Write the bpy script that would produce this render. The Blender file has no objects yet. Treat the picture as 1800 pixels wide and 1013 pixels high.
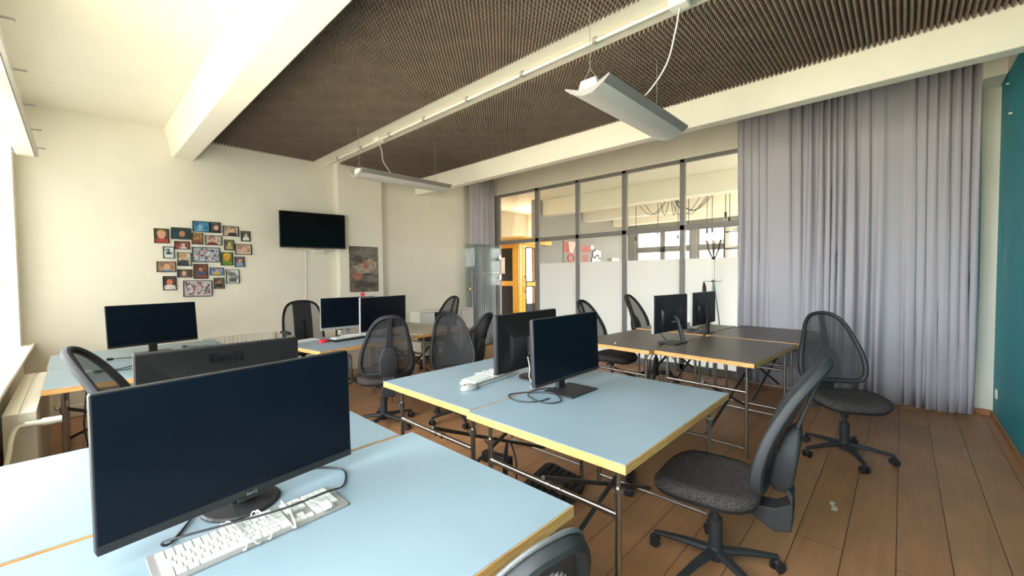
import bpy, bmesh, math, random
from mathutils import Vector, Matrix
random.seed(7)
PI = math.pi
sc = bpy.context.scene
COL = sc.collection
R = math.radians

# ------------------------------------------------------------------ materials
MATS = {}
def _nt(name):
    m = bpy.data.materials.new(name); m.use_nodes = True
    nt = m.node_tree
    return m, nt, nt.nodes['Principled BSDF']
def N(nt, t, **kw):
    n = nt.nodes.new(t)
    for k, v in kw.items(): setattr(n, k, v)
    return n
def mat(name, col, rough=0.5, metal=0.0, spec=0.5, noise=0.0, nscale=20.0, bump=0.0, bscale=60.0, stretch=None, coat=0.0, alpha=1.0, sheen=0.0):
    if name in MATS: return MATS[name]
    m, nt, b = _nt(name)
    b.inputs['Roughness'].default_value = rough
    b.inputs['Metallic'].default_value = metal
    b.inputs['Specular IOR Level'].default_value = spec
    if coat: b.inputs['Coat Weight'].default_value = coat; b.inputs['Coat Roughness'].default_value = 0.1
    if sheen: b.inputs['Sheen Weight'].default_value = sheen
    tc = N(nt, 'ShaderNodeTexCoord')
    mp = N(nt, 'ShaderNodeMapping'); nt.links.new(tc.outputs['Object'], mp.inputs[0])
    if stretch: mp.inputs['Scale'].default_value = stretch
    c = (*col, 1.0)
    nz = N(nt, 'ShaderNodeTexNoise'); nz.inputs['Scale'].default_value = nscale; nz.inputs['Detail'].default_value = 6
    nt.links.new(mp.outputs[0], nz.inputs['Vector'])
    rp = N(nt, 'ShaderNodeValToRGB')
    f = noise
    rp.color_ramp.elements[0].position = 0.3; rp.color_ramp.elements[1].position = 0.7
    rp.color_ramp.elements[0].color = (col[0]*(1-f), col[1]*(1-f), col[2]*(1-f), 1)
    rp.color_ramp.elements[1].color = (min(1, col[0]*(1+f)), min(1, col[1]*(1+f)), min(1, col[2]*(1+f)), 1)
    nt.links.new(nz.outputs['Fac'], rp.inputs[0]); nt.links.new(rp.outputs[0], b.inputs['Base Color'])
    if bump:
        n2 = N(nt, 'ShaderNodeTexNoise'); n2.inputs['Scale'].default_value = bscale; n2.inputs['Detail'].default_value = 4
        nt.links.new(mp.outputs[0], n2.inputs['Vector'])
        bp = N(nt, 'ShaderNodeBump'); bp.inputs['Strength'].default_value = bump; bp.inputs['Distance'].default_value = 0.01
        nt.links.new(n2.outputs['Fac'], bp.inputs['Height']); nt.links.new(bp.outputs[0], b.inputs['Normal'])
    MATS[name] = m
    return m

def mat_mesh(name, col, cover, cell):
    """woven see-through fabric: threads of a fine grid, open between"""
    m, nt, b = _nt(name)
    b.inputs['Base Color'].default_value = (*col, 1); b.inputs['Roughness'].default_value = 0.7
    tr = N(nt, 'ShaderNodeBsdfTransparent'); mx = N(nt, 'ShaderNodeMixShader')
    tc = N(nt, 'ShaderNodeTexCoord'); nz = N(nt, 'ShaderNodeTexNoise'); nz.inputs['Scale'].default_value = cell
    nt.links.new(tc.outputs['Object'], nz.inputs['Vector'])
    mr = N(nt, 'ShaderNodeMapRange'); mr.inputs['To Min'].default_value = cover-0.08; mr.inputs['To Max'].default_value = cover+0.08
    nt.links.new(nz.outputs['Fac'], mr.inputs['Value']); nt.links.new(mr.outputs[0], mx.inputs[0])
    nt.links.new(tr.outputs[0], mx.inputs[1]); nt.links.new(b.outputs[0], mx.inputs[2])
    out = nt.nodes['Material Output']; nt.links.new(mx.outputs[0], out.inputs['Surface'])
    return m
def mat_glass(name, tint, gloss=0.08):
    m, nt, b = _nt(name)
    tr = N(nt, 'ShaderNodeBsdfTransparent'); tr.inputs[0].default_value = (*tint, 1)
    gl = N(nt, 'ShaderNodeBsdfGlossy'); gl.inputs['Roughness'].default_value = 0.02
    fr = N(nt, 'ShaderNodeFresnel'); fr.inputs['IOR'].default_value = 1.45
    mm = N(nt, 'ShaderNodeMath', operation='MULTIPLY'); mm.inputs[1].default_value = gloss*10
    mx = N(nt, 'ShaderNodeMixShader')
    nt.links.new(fr.outputs[0], mm.inputs[0]); nt.links.new(mm.outputs[0], mx.inputs[0])
    nt.links.new(tr.outputs[0], mx.inputs[1]); nt.links.new(gl.outputs[0], mx.inputs[2])
    nt.links.new(mx.outputs[0], nt.nodes['Material Output'].inputs['Surface'])
    return m
def mat_translucent(name, col, t=0.5, clear=0.0):
    m, nt, b = _nt(name)
    b.inputs['Base Color'].default_value = (*col, 1); b.inputs['Roughness'].default_value = 0.8
    b.inputs['Specular IOR Level'].default_value = 0.15
    tl = N(nt, 'ShaderNodeBsdfTranslucent'); tl.inputs[0].default_value = (*col, 1)
    mx = N(nt, 'ShaderNodeMixShader'); mx.inputs[0].default_value = t
    nt.links.new(b.outputs[0], mx.inputs[1]); nt.links.new(tl.outputs[0], mx.inputs[2])
    last = mx
    if clear:
        tr = N(nt, 'ShaderNodeBsdfTransparent'); m2 = N(nt, 'ShaderNodeMixShader'); m2.inputs[0].default_value = clear
        nt.links.new(mx.outputs[0], m2.inputs[1]); nt.links.new(tr.outputs[0], m2.inputs[2]); last = m2
    nt.links.new(last.outputs[0], nt.nodes['Material Output'].inputs['Surface'])
    return m
def mat_floor():
    m, nt, b = _nt('floor_boards')
    tc = N(nt, 'ShaderNodeTexCoord')
    br = N(nt, 'ShaderNodeTexBrick'); br.offset = 0.37; br.inputs['Scale'].default_value = 1.0
    br.inputs['Brick Width'].default_value = 2.6; br.inputs['Row Height'].default_value = 0.195
    br.inputs['Mortar Size'].default_value = 0.0022; br.inputs['Mortar Smooth'].default_value = 0.3; br.inputs['Bias'].default_value = 0
    br.inputs['Color1'].default_value = (0.33, 0.155, 0.068, 1); br.inputs['Color2'].default_value = (0.38, 0.19, 0.088, 1)
    br.inputs['Mortar'].default_value = (0.05, 0.022, 0.011, 1)
    nt.links.new(tc.outputs['Object'], br.inputs['Vector'])
    mp = N(nt, 'ShaderNodeMapping'); mp.inputs['Scale'].default_value = (1.2, 14, 1); nt.links.new(tc.outputs['Object'], mp.inputs[0])
    nz = N(nt, 'ShaderNodeTexNoise'); nz.inputs['Scale'].default_value = 2.2; nz.inputs['Detail'].default_value = 8; nz.inputs['Distortion'].default_value = 0.6
    nt.links.new(mp.outputs[0], nz.inputs['Vector'])
    n2 = N(nt, 'ShaderNodeTexNoise'); n2.inputs['Scale'].default_value = 2.5; n2.inputs['Detail'].default_value = 5; nt.links.new(tc.outputs['Object'], n2.inputs['Vector'])
    r1 = N(nt, 'ShaderNodeMapRange'); r1.inputs['To Min'].default_value = 0.72; r1.inputs['To Max'].default_value = 1.25; nt.links.new(nz.outputs['Fac'], r1.inputs['Value'])
    r2 = N(nt, 'ShaderNodeMapRange'); r2.inputs['To Min'].default_value = 0.75; r2.inputs['To Max'].default_value = 1.25; nt.links.new(n2.outputs['Fac'], r2.inputs['Value'])
    mu = N(nt, 'ShaderNodeMath', operation='MULTIPLY'); nt.links.new(r1.outputs[0], mu.inputs[0]); nt.links.new(r2.outputs[0], mu.inputs[1])
    vm = N(nt, 'ShaderNodeVectorMath', operation='SCALE'); nt.links.new(br.outputs['Color'], vm.inputs[0]); nt.links.new(mu.outputs[0], vm.inputs['Scale'])
    nt.links.new(vm.outputs[0], b.inputs['Base Color'])
    rr = N(nt, 'ShaderNodeMapRange'); rr.inputs['To Min'].default_value = 0.38; rr.inputs['To Max'].default_value = 0.6; nt.links.new(n2.outputs['Fac'], rr.inputs['Value'])
    nt.links.new(rr.outputs[0], b.inputs['Roughness'])
    bp = N(nt, 'ShaderNodeBump'); bp.inputs['Strength'].default_value = 0.25; bp.inputs['Distance'].default_value = 0.004
    nt.links.new(br.outputs['Fac'], bp.inputs['Height']); bp.invert = True; nt.links.new(bp.outputs[0], b.inputs['Normal'])
    return m
def mat_edge():
    """multiplex board edge: pale blocks with fine lengthwise grain"""
    m, nt, b = _nt('multiplex_edge')
    tc = N(nt, 'ShaderNodeTexCoord')
    mp = N(nt, 'ShaderNodeMapping'); mp.inputs['Scale'].default_value = (9, 9, 90); nt.links.new(tc.outputs['Object'], mp.inputs[0])
    nz = N(nt, 'ShaderNodeTexNoise'); nz.inputs['Scale'].default_value = 1.3; nz.inputs['Detail'].default_value = 5; nt.links.new(mp.outputs[0], nz.inputs['Vector'])
    rp = N(nt, 'ShaderNodeValToRGB')
    rp.color_ramp.elements[0].position = 0.3; rp.color_ramp.elements[1].position = 0.72
    rp.color_ramp.elements[0].color = (0.46, 0.215, 0.06, 1); rp.color_ramp.elements[1].color = (0.74, 0.42, 0.15, 1)
    nt.links.new(nz.outputs['Fac'], rp.inputs[0]); nt.links.new(rp.outputs[0], b.inputs['Base Color'])
    b.inputs['Roughness'].default_value = 0.45
    return m
def mat_poster():
    m, nt, b = _nt('poster_print')
    tc = N(nt, 'ShaderNodeTexCoord')
    vo = N(nt, 'ShaderNodeTexVoronoi'); vo.inputs['Scale'].default_value = 7
    nz = N(nt, 'ShaderNodeTexNoise'); nz.inputs['Scale'].default_value = 5; nz.inputs['Detail'].default_value = 8
    nt.links.new(tc.outputs['Object'], nz.inputs['Vector']); nt.links.new(nz.outputs['Color'], vo.inputs['Vector'])
    rp = N(nt, 'ShaderNodeValToRGB')
    e = rp.color_ramp.elements
    e[0].position = 0.15; e[0].color = (0.05, 0.045, 0.035, 1); e[1].position = 0.9; e[1].color = (0.20, 0.17, 0.13, 1)
    k = e.new(0.4); k.color = (0.11, 0.09, 0.07, 1)
    k = e.new(0.6); k.color = (0.16, 0.12, 0.09, 1)
    nt.links.new(vo.outputs['Distance'], rp.inputs[0]); nt.links.new(rp.outputs[0], b.inputs['Base Color'])
    b.inputs['Roughness'].default_value = 0.35
    return m

WALL = mat('wall_plaster', (0.80, 0.75, 0.645), 0.85, spec=0.2, noise=0.03, nscale=2.5, bump=0.35, bscale=9)
CEIL = mat('ceiling_plaster', (0.82, 0.77, 0.65), 0.9, spec=0.2, noise=0.02, nscale=3, bump=0.15, bscale=14)
BEAM = mat('beam_paint', (0.86, 0.815, 0.70), 0.75, spec=0.25, noise=0.02, nscale=4, bump=0.3, bscale=12)
TEAL = mat('teal_paint', (0.015, 0.27, 0.325), 0.6, spec=0.35, noise=0.05, nscale=2, bump=0.1, bscale=40)
GREYW = mat('grey_wall_paint', (0.23, 0.225, 0.21), 0.7, noise=0.05, nscale=2)
FLOOR = mat_floor()
WOODTRIM = mat('skirting_wood', (0.36, 0.16, 0.06), 0.5, noise=0.2, nscale=6, stretch=(2, 2, 12))
WHITEP = mat('white_paint', (0.82, 0.79, 0.71), 0.4, noise=0.02)
RADW = mat('radiator_enamel', (0.78, 0.74, 0.65), 0.35, noise=0.02)
DESK_B = mat('blue_grey_laminate', (0.215, 0.287, 0.335), 0.42, spec=0.5, noise=0.04, nscale=3, bump=0.03, bscale=250)
DESK_D = mat('dark_linoleum', (0.125, 0.10, 0.088), 0.42, spec=0.5, noise=0.08, nscale=3, bump=0.03, bscale=250)
DESK_G = mat('slate_laminate', (0.22, 0.27, 0.32), 0.4, spec=0.5, noise=0.05, nscale=3)
DESK_T = mat('tan_laminate', (0.36, 0.29, 0.22), 0.4, spec=0.5, noise=0.05, nscale=3)
EDGE = mat_edge()
STEEL = mat('steel_tube', (0.42, 0.40, 0.38), 0.28, metal=1.0, noise=0.1, nscale=30)
DSTEEL = mat('dark_steel_tube', (0.10, 0.095, 0.09), 0.4, metal=0.8, noise=0.1)
CHROME = mat('chrome', (0.75, 0.74, 0.72), 0.12, metal=1.0)
BRASS = mat('brass', (0.75, 0.58, 0.27), 0.22, metal=1.0)
BLK = mat('black_plastic', (0.018, 0.018, 0.02), 0.5, spec=0.35, noise=0.1, nscale=50)
CHP = mat('chair_plastic', (0.024, 0.024, 0.026), 0.58, spec=0.3, noise=0.1, nscale=40, bump=0.05, bscale=300)
DKG = mat('dark_grey_plastic', (0.013, 0.0125, 0.013), 0.75, spec=0.12, noise=0.05)
LOGOB = mat('logo_black', (0.006, 0.006, 0.006), 0.35)
SCREEN = mat('monitor_glass', (0.004, 0.006, 0.011), 0.25, spec=0.14)
TVSCR = mat('television_glass', (0.003, 0.003, 0.004), 0.12, spec=0.25)
SILV = mat('silver_plastic', (0.42, 0.41, 0.40), 0.4, metal=0.4)
ALU = mat('aluminium', (0.27, 0.26, 0.245), 0.5, metal=0.3)
KEYW = mat('white_keys', (0.54, 0.54, 0.51), 0.45)
WCAB = mat('white_cable', (0.78, 0.76, 0.70), 0.45)
BCAB = mat('black_cable', (0.018, 0.018, 0.02), 0.45)
OCAB = mat('orange_cable', (0.45, 0.09, 0.03), 0.5)
SEATF = mat('seat_fabric', (0.058, 0.050, 0.048), 0.95, spec=0.1, noise=0.75, nscale=170, bump=0.5, bscale=420)
MESHF = mat_mesh('mesh_fabric', (0.05, 0.047, 0.049), 0.52, 400)
MESHG = mat_mesh('pale_mesh_fabric', (0.16, 0.14, 0.14), 0.62, 400)
FOAM = mat('acoustic_foam', (0.19, 0.145, 0.115), 0.95, spec=0.1, noise=0.15, nscale=3)
CURT = mat_translucent('curtain_cloth', (0.54, 0.515, 0.565), 0.14)
FRAMEG = mat('grey_frame_paint', (0.205, 0.19, 0.18), 0.5, noise=0.03)
GLASS = mat_glass('clear_glass', (0.93, 0.95, 0.94), 0.05)
DGLASS = mat_glass('door_glass', (0.86, 0.90, 0.89), 0.03)
FROST = mat_translucent('frosted_film', (0.84, 0.84, 0.83), 0.62, 0.05)
BLIND = mat_translucent('blind_cloth', (0.78, 0.78, 0.76), 0.32)
YELLOW = mat('yellow_enamel', (0.74, 0.36, 0.018), 0.3, noise=0.06, nscale=5, coat=0.3)
RED = mat('red_plastic', (0.55, 0.02, 0.025), 0.4)
REDP = mat('mural_red', (0.55, 0.06, 0.05), 0.6)
PINKP = mat('mural_pink', (0.80, 0.42, 0.36), 0.6)
LAMPG = mat('lamp_grey_metal', (0.60, 0.585, 0.55), 0.5, metal=0.1, noise=0.03)
LAMPD = mat('lamp_side_metal', (0.32, 0.31, 0.29), 0.4, metal=0.4)
LOGOG = mat('logo_grey', (0.2, 0.2, 0.2), 0.5)
PAPER = mat('paper', (0.82, 0.80, 0.76), 0.8)
POSTER = mat_poster()
LEAF = mat('leaf_green', (0.10, 0.26, 0.04), 0.6, noise=0.5, nscale=8)
BARK = mat('bark_brown', (0.10, 0.06, 0.04), 0.9)
BRICKM = mat('outdoor_brick', (0.42, 0.22, 0.15), 0.9, noise=0.2, nscale=8)
PALEF = mat('outdoor_render', (0.62, 0.58, 0.52), 0.9, noise=0.05)

# ------------------------------------------------------------------ mesh builder
class MB:
    def __init__(s): s.v = []; s.f = []; s.m = []; s.mi = 0; s.X = Matrix.Identity(4)
    def add(s, vs, fs):
        b = len(s.v); s.v += [s.X @ Vector(p) for p in vs]
        s.f += [tuple(b+i for i in f) for f in fs]; s.m += [s.mi]*len(fs)
    def box(s, x0, x1, y0, y1, z0, z1):
        s.add([(x0,y0,z0),(x1,y0,z0),(x1,y1,z0),(x0,y1,z0),(x0,y0,z1),(x1,y0,z1),(x1,y1,z1),(x0,y1,z1)],
              [(0,3,2,1),(4,5,6,7),(0,1,5,4),(1,2,6,5),(2,3,7,6),(3,0,4,7)])
    def loft(s, rings, cap=True, closed=True):
        n = len(rings[0]); vs = [p for r in rings for p in r]; fs = []
        for i in range(len(rings)-1):
            for j in range(n if closed else n-1):
                k = (j+1) % n
                fs.append((i*n+j, i*n+k, (i+1)*n+k, (i+1)*n+j))
        if cap: fs.append(tuple(range(n-1, -1, -1))); fs.append(tuple((len(rings)-1)*n+j for j in range(n)))
        s.add(vs, fs)
    def tube(s, pts, r, n=8, closed=False, flat=None):
        pts = [Vector(p) for p in pts]; L = len(pts); rings = []
        rad = r if isinstance(r, (list, tuple)) else [r]*L
        up = None
        for i, p in enumerate(pts):
            a = pts[(i-1) % L] if (closed or i > 0) else p
            c = pts[(i+1) % L] if (closed or i < L-1) else p
            t = (c-a)
            if t.length < 1e-9: t = Vector((0,0,1))
            t.normalize()
            if up is None:
                up = Vector((0,0,1)) if abs(t.z) < 0.9 else Vector((1,0,0))
            u = up - t*up.dot(t)
            if u.length < 1e-6: u = t.orthogonal()
            u.normalize(); w = t.cross(u); up = u
            fu, fw = (1, 1) if flat is None else flat
            rings.append([p + rad[i]*(fu*math.cos(2*PI*k/n)*u + fw*math.sin(2*PI*k/n)*w) for k in range(n)])
        if closed:
            rings.append(rings[0]); s.loft(rings, cap=False)
        else: s.loft(rings)
    def cyl(s, p0, p1, r0, r1=None, n=14): s.tube([p0, p1], [r0, r0 if r1 is None else r1], n)
    def lathe(s, prof, n=18, at=(0,0,0)):
        s.loft([[(at[0]+r*math.cos(2*PI*k/n), at[1]+r*math.sin(2*PI*k/n), at[2]+z) for k in range(n)] for r, z in prof])
    def ball(s, c, r, n=10, sc3=(1,1,1)):
        rings = []
        for i in range(1, n//2+3):
            a = PI*i/(n//2+3)
            rings.append([(c[0]+sc3[0]*r*math.sin(a)*math.cos(2*PI*k/n), c[1]+sc3[1]*r*math.sin(a)*math.sin(2*PI*k/n), c[2]-sc3[2]*r*math.cos(a)) for k in range(n)])
        s.loft(rings)
    def poly(s, pts): s.add(pts, [tuple(range(len(pts)))])
    def prism(s, pts2, z0, z1):
        n = len(pts2)
        s.loft([[(x, y, z0) for x, y in pts2], [(x, y, z1) for x, y in pts2]])
    def build(s, name, mats, parent=None, smooth=False, bevel=0.0, loc=None, seg=2, ang=40):
        me = bpy.data.meshes.new(name)
        me.from_pydata([tuple(v) for v in s.v], [], s.f)
        mats = mats if isinstance(mats, (list, tuple)) else [mats]
        for m in mats: me.materials.append(m)
        if len(mats) > 1: me.polygons.foreach_set('material_index', s.m)
        me.update()
        bm = bmesh.new(); bm.from_mesh(me); bmesh.ops.recalc_face_normals(bm, faces=bm.faces[:]); bm.to_mesh(me); bm.free()
        o = bpy.data.objects.new(name, me); COL.objects.link(o)
        if parent is not None: o.parent = parent
        if loc is not None: o.location = loc
        if smooth:
            me.polygons.foreach_set('use_smooth', [True]*len(me.polygons))
            try: me.set_sharp_from_angle(angle=R(ang))
            except Exception: pass
        if bevel:
            md = o.modifiers.new('bevel', 'BEVEL'); md.width = bevel; md.segments = seg; md.limit_method = 'ANGLE'; md.angle_limit = R(40)
        return o

def tag(o, label, cat, group=None, kind=None):
    o['label'] = label; o['category'] = cat
    if group: o['group'] = group
    if kind: o['kind'] = kind
    return o
def struct(o): o['kind'] = 'structure'; return o
def empty(name, loc=(0,0,0), rz=0.0):
    o = bpy.data.objects.new(name, None); COL.objects.link(o); o.location = loc; o.rotation_euler = (0, 0, rz); o.empty_display_size = 0.1
    return o
def dup(o, parent=None):
    c = o.copy(); COL.objects.link(c)
    if parent is not None: c.parent = parent
    for ch in o.children: dup(ch, c)
    return c
def crom(pts, n=8, closed=False):
    P = [Vector(p) for p in pts]; L = len(P); out = []
    rng = range(L) if closed else range(L-1)
    for i in rng:
        if closed: a, b, c, d = P[(i-1) % L], P[i], P[(i+1) % L], P[(i+2) % L]
        else: a, b, c, d = P[max(i-1, 0)], P[i], P[i+1], P[min(i+2, L-1)]
        for k in range(n):
            t = k/n
            out.append(0.5*((2*b)+(c-a)*t+(2*a-5*b+4*c-d)*t*t+(3*b-a-3*c+d)*t**3))
    if not closed: out.append(P[-1])
    return out
def rrect(w, h, r, n=5, cx=0, cy=0):
    pts = []
    for (sx, sy, a0) in ((1, 1, 0), (-1, 1, 90), (-1, -1, 180), (1, -1, 270)):
        for k in range(n+1):
            a = R(a0+90*k/n)
            pts.append((cx+sx*(w/2-r)+r*math.cos(a), cy+sy*(h/2-r)+r*math.sin(a)))
    return pts
def text_mesh(name, txt, size, m, parent, loc, rot, depth=0.0008):
    cu = bpy.data.curves.new(name, 'FONT'); cu.body = txt; cu.size = size; cu.extrude = depth; cu.align_x = 'CENTER'; cu.align_y = 'CENTER'
    t = bpy.data.objects.new('tmp_text', cu); COL.objects.link(t)
    dg = bpy.context.evaluated_depsgraph_get()
    me = bpy.data.meshes.new_from_object(t.evaluated_get(dg))
    bpy.data.objects.remove(t)
    o = bpy.data.objects.new(name, me); me.materials.clear(); me.materials.append(m); COL.objects.link(o)
    o.parent = parent; o.location = loc; o.rotation_euler = rot
    return o

# ------------------------------------------------------------------ room shell
XL, XR, YF, YB = -0.37, 6.0, -0.65, 6.08         # windows, glazed side, teal wall, wall of photographs
ZC, ZT = 3.08, 3.5
XP = 5.93                                         # glazed partition line
def shell():
    b = MB(); b.box(XL-0.3, XR, YF-.2, YB+.2, -0.1, 0.0); struct(b.build('floor', FLOOR))
    b = MB(); b.box(XR+.001, 11.6, -3.3, 8.0, -0.1, 0.0); struct(b.build('floor_next_room', mat('grey_floor', (.42, .39, .34), .6, noise=.05)))
    # ceiling: three bays, the last one next to the partition is higher
    b = MB(); b.box(XL-0.3, 4.16, YF-0.2, YB+0.2, ZC, ZC+0.5); b.box(4.16, XP+0.1, YF-0.2, YB+0.2, ZT, ZT+0.1); struct(b.build('ceiling', CEIL))
    # wall of photographs with its pilaster
    b = MB(); b.box(XL-0.3, XP+0.12, YB, YB+0.2, 0, ZT); struct(b.build('wall_back', WALL))
    b = MB(); b.box(2.63, 3.33, YB-0.14, YB-0.001, 0, ZC-0.001); struct(b.build('trim_4', WALL, bevel=0.012))
    # teal wall with white band above
    b = MB(); b.box(XL-0.3, XR+0.2, YF-0.2, YF, 0, 3.13); struct(b.build('wall_front', TEAL))
    b = MB(); b.box(XL-0.3, XR+0.2, YF-0.2, YF+0.004, 3.13, ZT); struct(b.build('trim_5', BEAM))
    b = MB(); b.box(2.0, XR, YF, YF+0.014, 0.0, 0.055); struct(b.build('baseboard_front', WOODTRIM, bevel=0.003))
    # wall beside and above the glazed partition
    b = MB()
    b.box(XR, XR+0.2, YF-0.2, -.5, 0, ZT); b.box(XR, XR+0.2, -.5, YB+0.2, 3.02, ZT)
    struct(b.build('wall_right', WALL))
    b = MB(); b.box(5.62, XR-0.001, YF+0.005, YF+0.155, 3.11, ZT-0.001); struct(b.build('trim_6', BEAM, bevel=0.01))
    b = MB(); b.box(XR-0.014, XR-0.001, YF+0.015, -.5, 0, 0.06); struct(b.build('baseboard_right', WOODTRIM, bevel=0.003))
    b = MB(); b.box(XL, 2.62, YB-0.03, YB-0.001, 0.0, 0.12); b.box(3.34, 5.2, YB-0.03, YB-0.001, 0, 0.12); struct(b.build('baseboard_back', WHITEP, bevel=0.008))
    # ceiling beams
    b = MB()
    b.loft([[(0.79, y, 2.77), (0.99, y, 2.77), (0.99, y, ZC-0.001), (0.72, y, ZC-0.001), (0.755, y, 2.97)] for y in [YF+0.006+(YB-0.007-YF)*k/24 for k in range(25)]])
    struct(b.build('trim_1', BEAM, smooth=True, bevel=0.012))
    b = MB(); b.box(2.36, 2.67, YF+0.006, YB-0.001, 3.035, ZC-0.001); struct(b.build('trim_2', BEAM, bevel=0.01))
    b = MB(); b.box(4.025, 4.16, YF+0.006, YB-0.001, 2.77, ZT-0.001); struct(b.build('trim_3', BEAM, bevel=0.012))
    # window wall
    ops = [(-0.45, 1.35), (1.6, 3.55), (3.8, 5.86)]
    b = MB(); x0, x1 = XL-0.25, XL
    b.box(x0, x1, YF-0.2, YB+0.2, 0, 0.755); b.box(x0, x1, YF-0.2, YB+0.2, 2.78, ZC)
    ys = [YF-0.2]+[v for o in ops for v in o]+[YB+0.2]
    for i in range(0, len(ys), 2): b.box(x0, x1, ys[i], ys[i+1], 0.755, 2.78)
    struct(b.build('wall_left', WALL))
    for i, (a, c) in enumerate(ops):
        w = empty(f'window_{i+1}', (XL-0.19, 0, 0)); struct(w)
        f = MB(); t = 0.055
        f.box(-.03, .03, a, a+t, .78, 2.78); f.box(-.03, .03, c-t, c, .78, 2.78); f.box(-.03, .03, a+t, c-t, .78, .78+t); f.box(-.03, .03, a+t, c-t, 2.78-t, 2.78)
        f.box(-.03, .03, a+t, c-t, 2.06, 2.14)
        mid = (a+c)/2; f.box(-.03, .03, mid-.04, mid+.04, .78+t, 2.78-t)
        f.build('window_frame', WHITEP, w, bevel=0.004)
        g = MB(); g.box(-.004, .004, a+t, c-t, .78+t, 2.78-t); g.build('pane', GLASS, w)
        h = MB(); h.box(.03, .045, c-.05, c-.025, 1.35, 1.47); h.tube([(.045, c-.037, 1.42), (.075, c-.037, 1.42), (.08, c-.037, 1.33)], .008); h.build('window_handle', SILV, w, smooth=True)
    b = MB(); b.box(XL-0.16, -0.292, YF+0.01, YB-0.002, 0.757, 0.783); struct(b.build('trim_7', WHITEP, bevel=0.006))
    # pleated blind on the far window
    t = MB(); n = 40; z0, z1 = 0.86, 2.70
    rows = [z0+(z1-z0)*k/n for k in range(n+1)]
    pts = [(XL-0.125+(0.006 if k % 2 else -0.006), z) for k, z in enumerate(rows)]
    for y0, y1, lb in ((4.87, 5.80, 'the sash nearest the wall of framed photographs'), (3.86, 4.79, 'the sash above the window radiator')):
        t = MB(); t.loft([[(x, y0, z) for x, z in pts], [(x, y1, z) for x, z in pts]], cap=False, closed=False)
        o = t.build('pleated_blind', BLIND); tag(o, 'white pleated blind drawn over '+lb, 'blind', 'pleated blinds')
    # room beyond the partition
    b = MB(); b.box(7.16, 11.5, 6.0, 6.15, 0, ZC); struct(b.build('wall_next_room_back', GREYW))
    b = MB(); b.box(XR+.201, 11.5, -3.3, 8.0, ZC, ZC+0.1); struct(b.build('ceiling_next_room', CEIL))
    b = MB(); b.box(XR+.2, 11.39, -3.3, -3.15, 0, .8); b.box(XR+.2, 11.39, -3.3, -3.15, 2.75, ZC)
    for xa, xb in ((XR+.2, 6.5), (8.6, 8.9), (11.0, 11.39)): b.box(xa, xb, -3.3, -3.15, .8, 2.75)  # openings in this unseen wall are added to let in more light
    struct(b.build('wall_next_room_front', WALL))
    b = MB()
    b.box(XR, 8.9, 7.75, 7.9, 0, 0.7); b.box(XR, 8.9, 7.75, 7.9, 2.35, ZC); b.box(XR, 7.05, 7.75, 7.9, .7, 2.35); b.box(8.8, 8.95, 6.15, 7.9, 0, ZC); b.box(XR, XR+.1, YB+.2, 7.9, 0, ZC)
    struct(b.build('wall_alcove', WALL))
    fx0, fx1 = 11.4, 11.6
    wins = [(4.15, 5.75), (3.05, 4.0), (-.2, 2.7), (-3.0, -.5)]
    b = MB(); b.box(fx0, fx1, -3.3, 8, 0, .9); b.box(fx0, fx1, -3.3, 8, 2.62, ZC)
    ys = sorted([-3.3, 8.0]+[v for w in wins for v in w])
    for i in range(0, len(ys), 2): b.box(fx0, fx1, ys[i], ys[i+1], .9, 2.62)
    struct(b.build('wall_next_room_far', GREYW))
    for i, (a, c) in enumerate(wins):
        w = empty(f'window_{i+5}', (fx0+.08, 0, 0)); struct(w)
        f = MB(); t = .06
        f.box(-.03, .03, a, a+t, .9, 2.62); f.box(-.03, .03, c-t, c, .9, 2.62); f.box(-.03, .03, a+t, c-t, .9, .96); f.box(-.03, .03, a+t, c-t, 2.56, 2.62)
        f.box(-.035, .035, a+t, c-t, 2.0, 2.16)
        if c-a > 1.2: f.box(-.035, .035, (a+c)/2-.07, (a+c)/2+.07, .96, 2.56)
        f.build('window_frame', FRAMEG if i < 2 else WHITEP, w)
        g = MB(); g.box(-.004, .004, a+t, c-t, .96, 2.56); g.build('pane', GLASS, w)
    b = MB()
    for x in (7.35, 9.0, 10.5): b.box(x, x+.28, -3.1, 5.99, 2.74, ZC-.001)
    struct(b.build('trim_8', BEAM))
shell()

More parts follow.
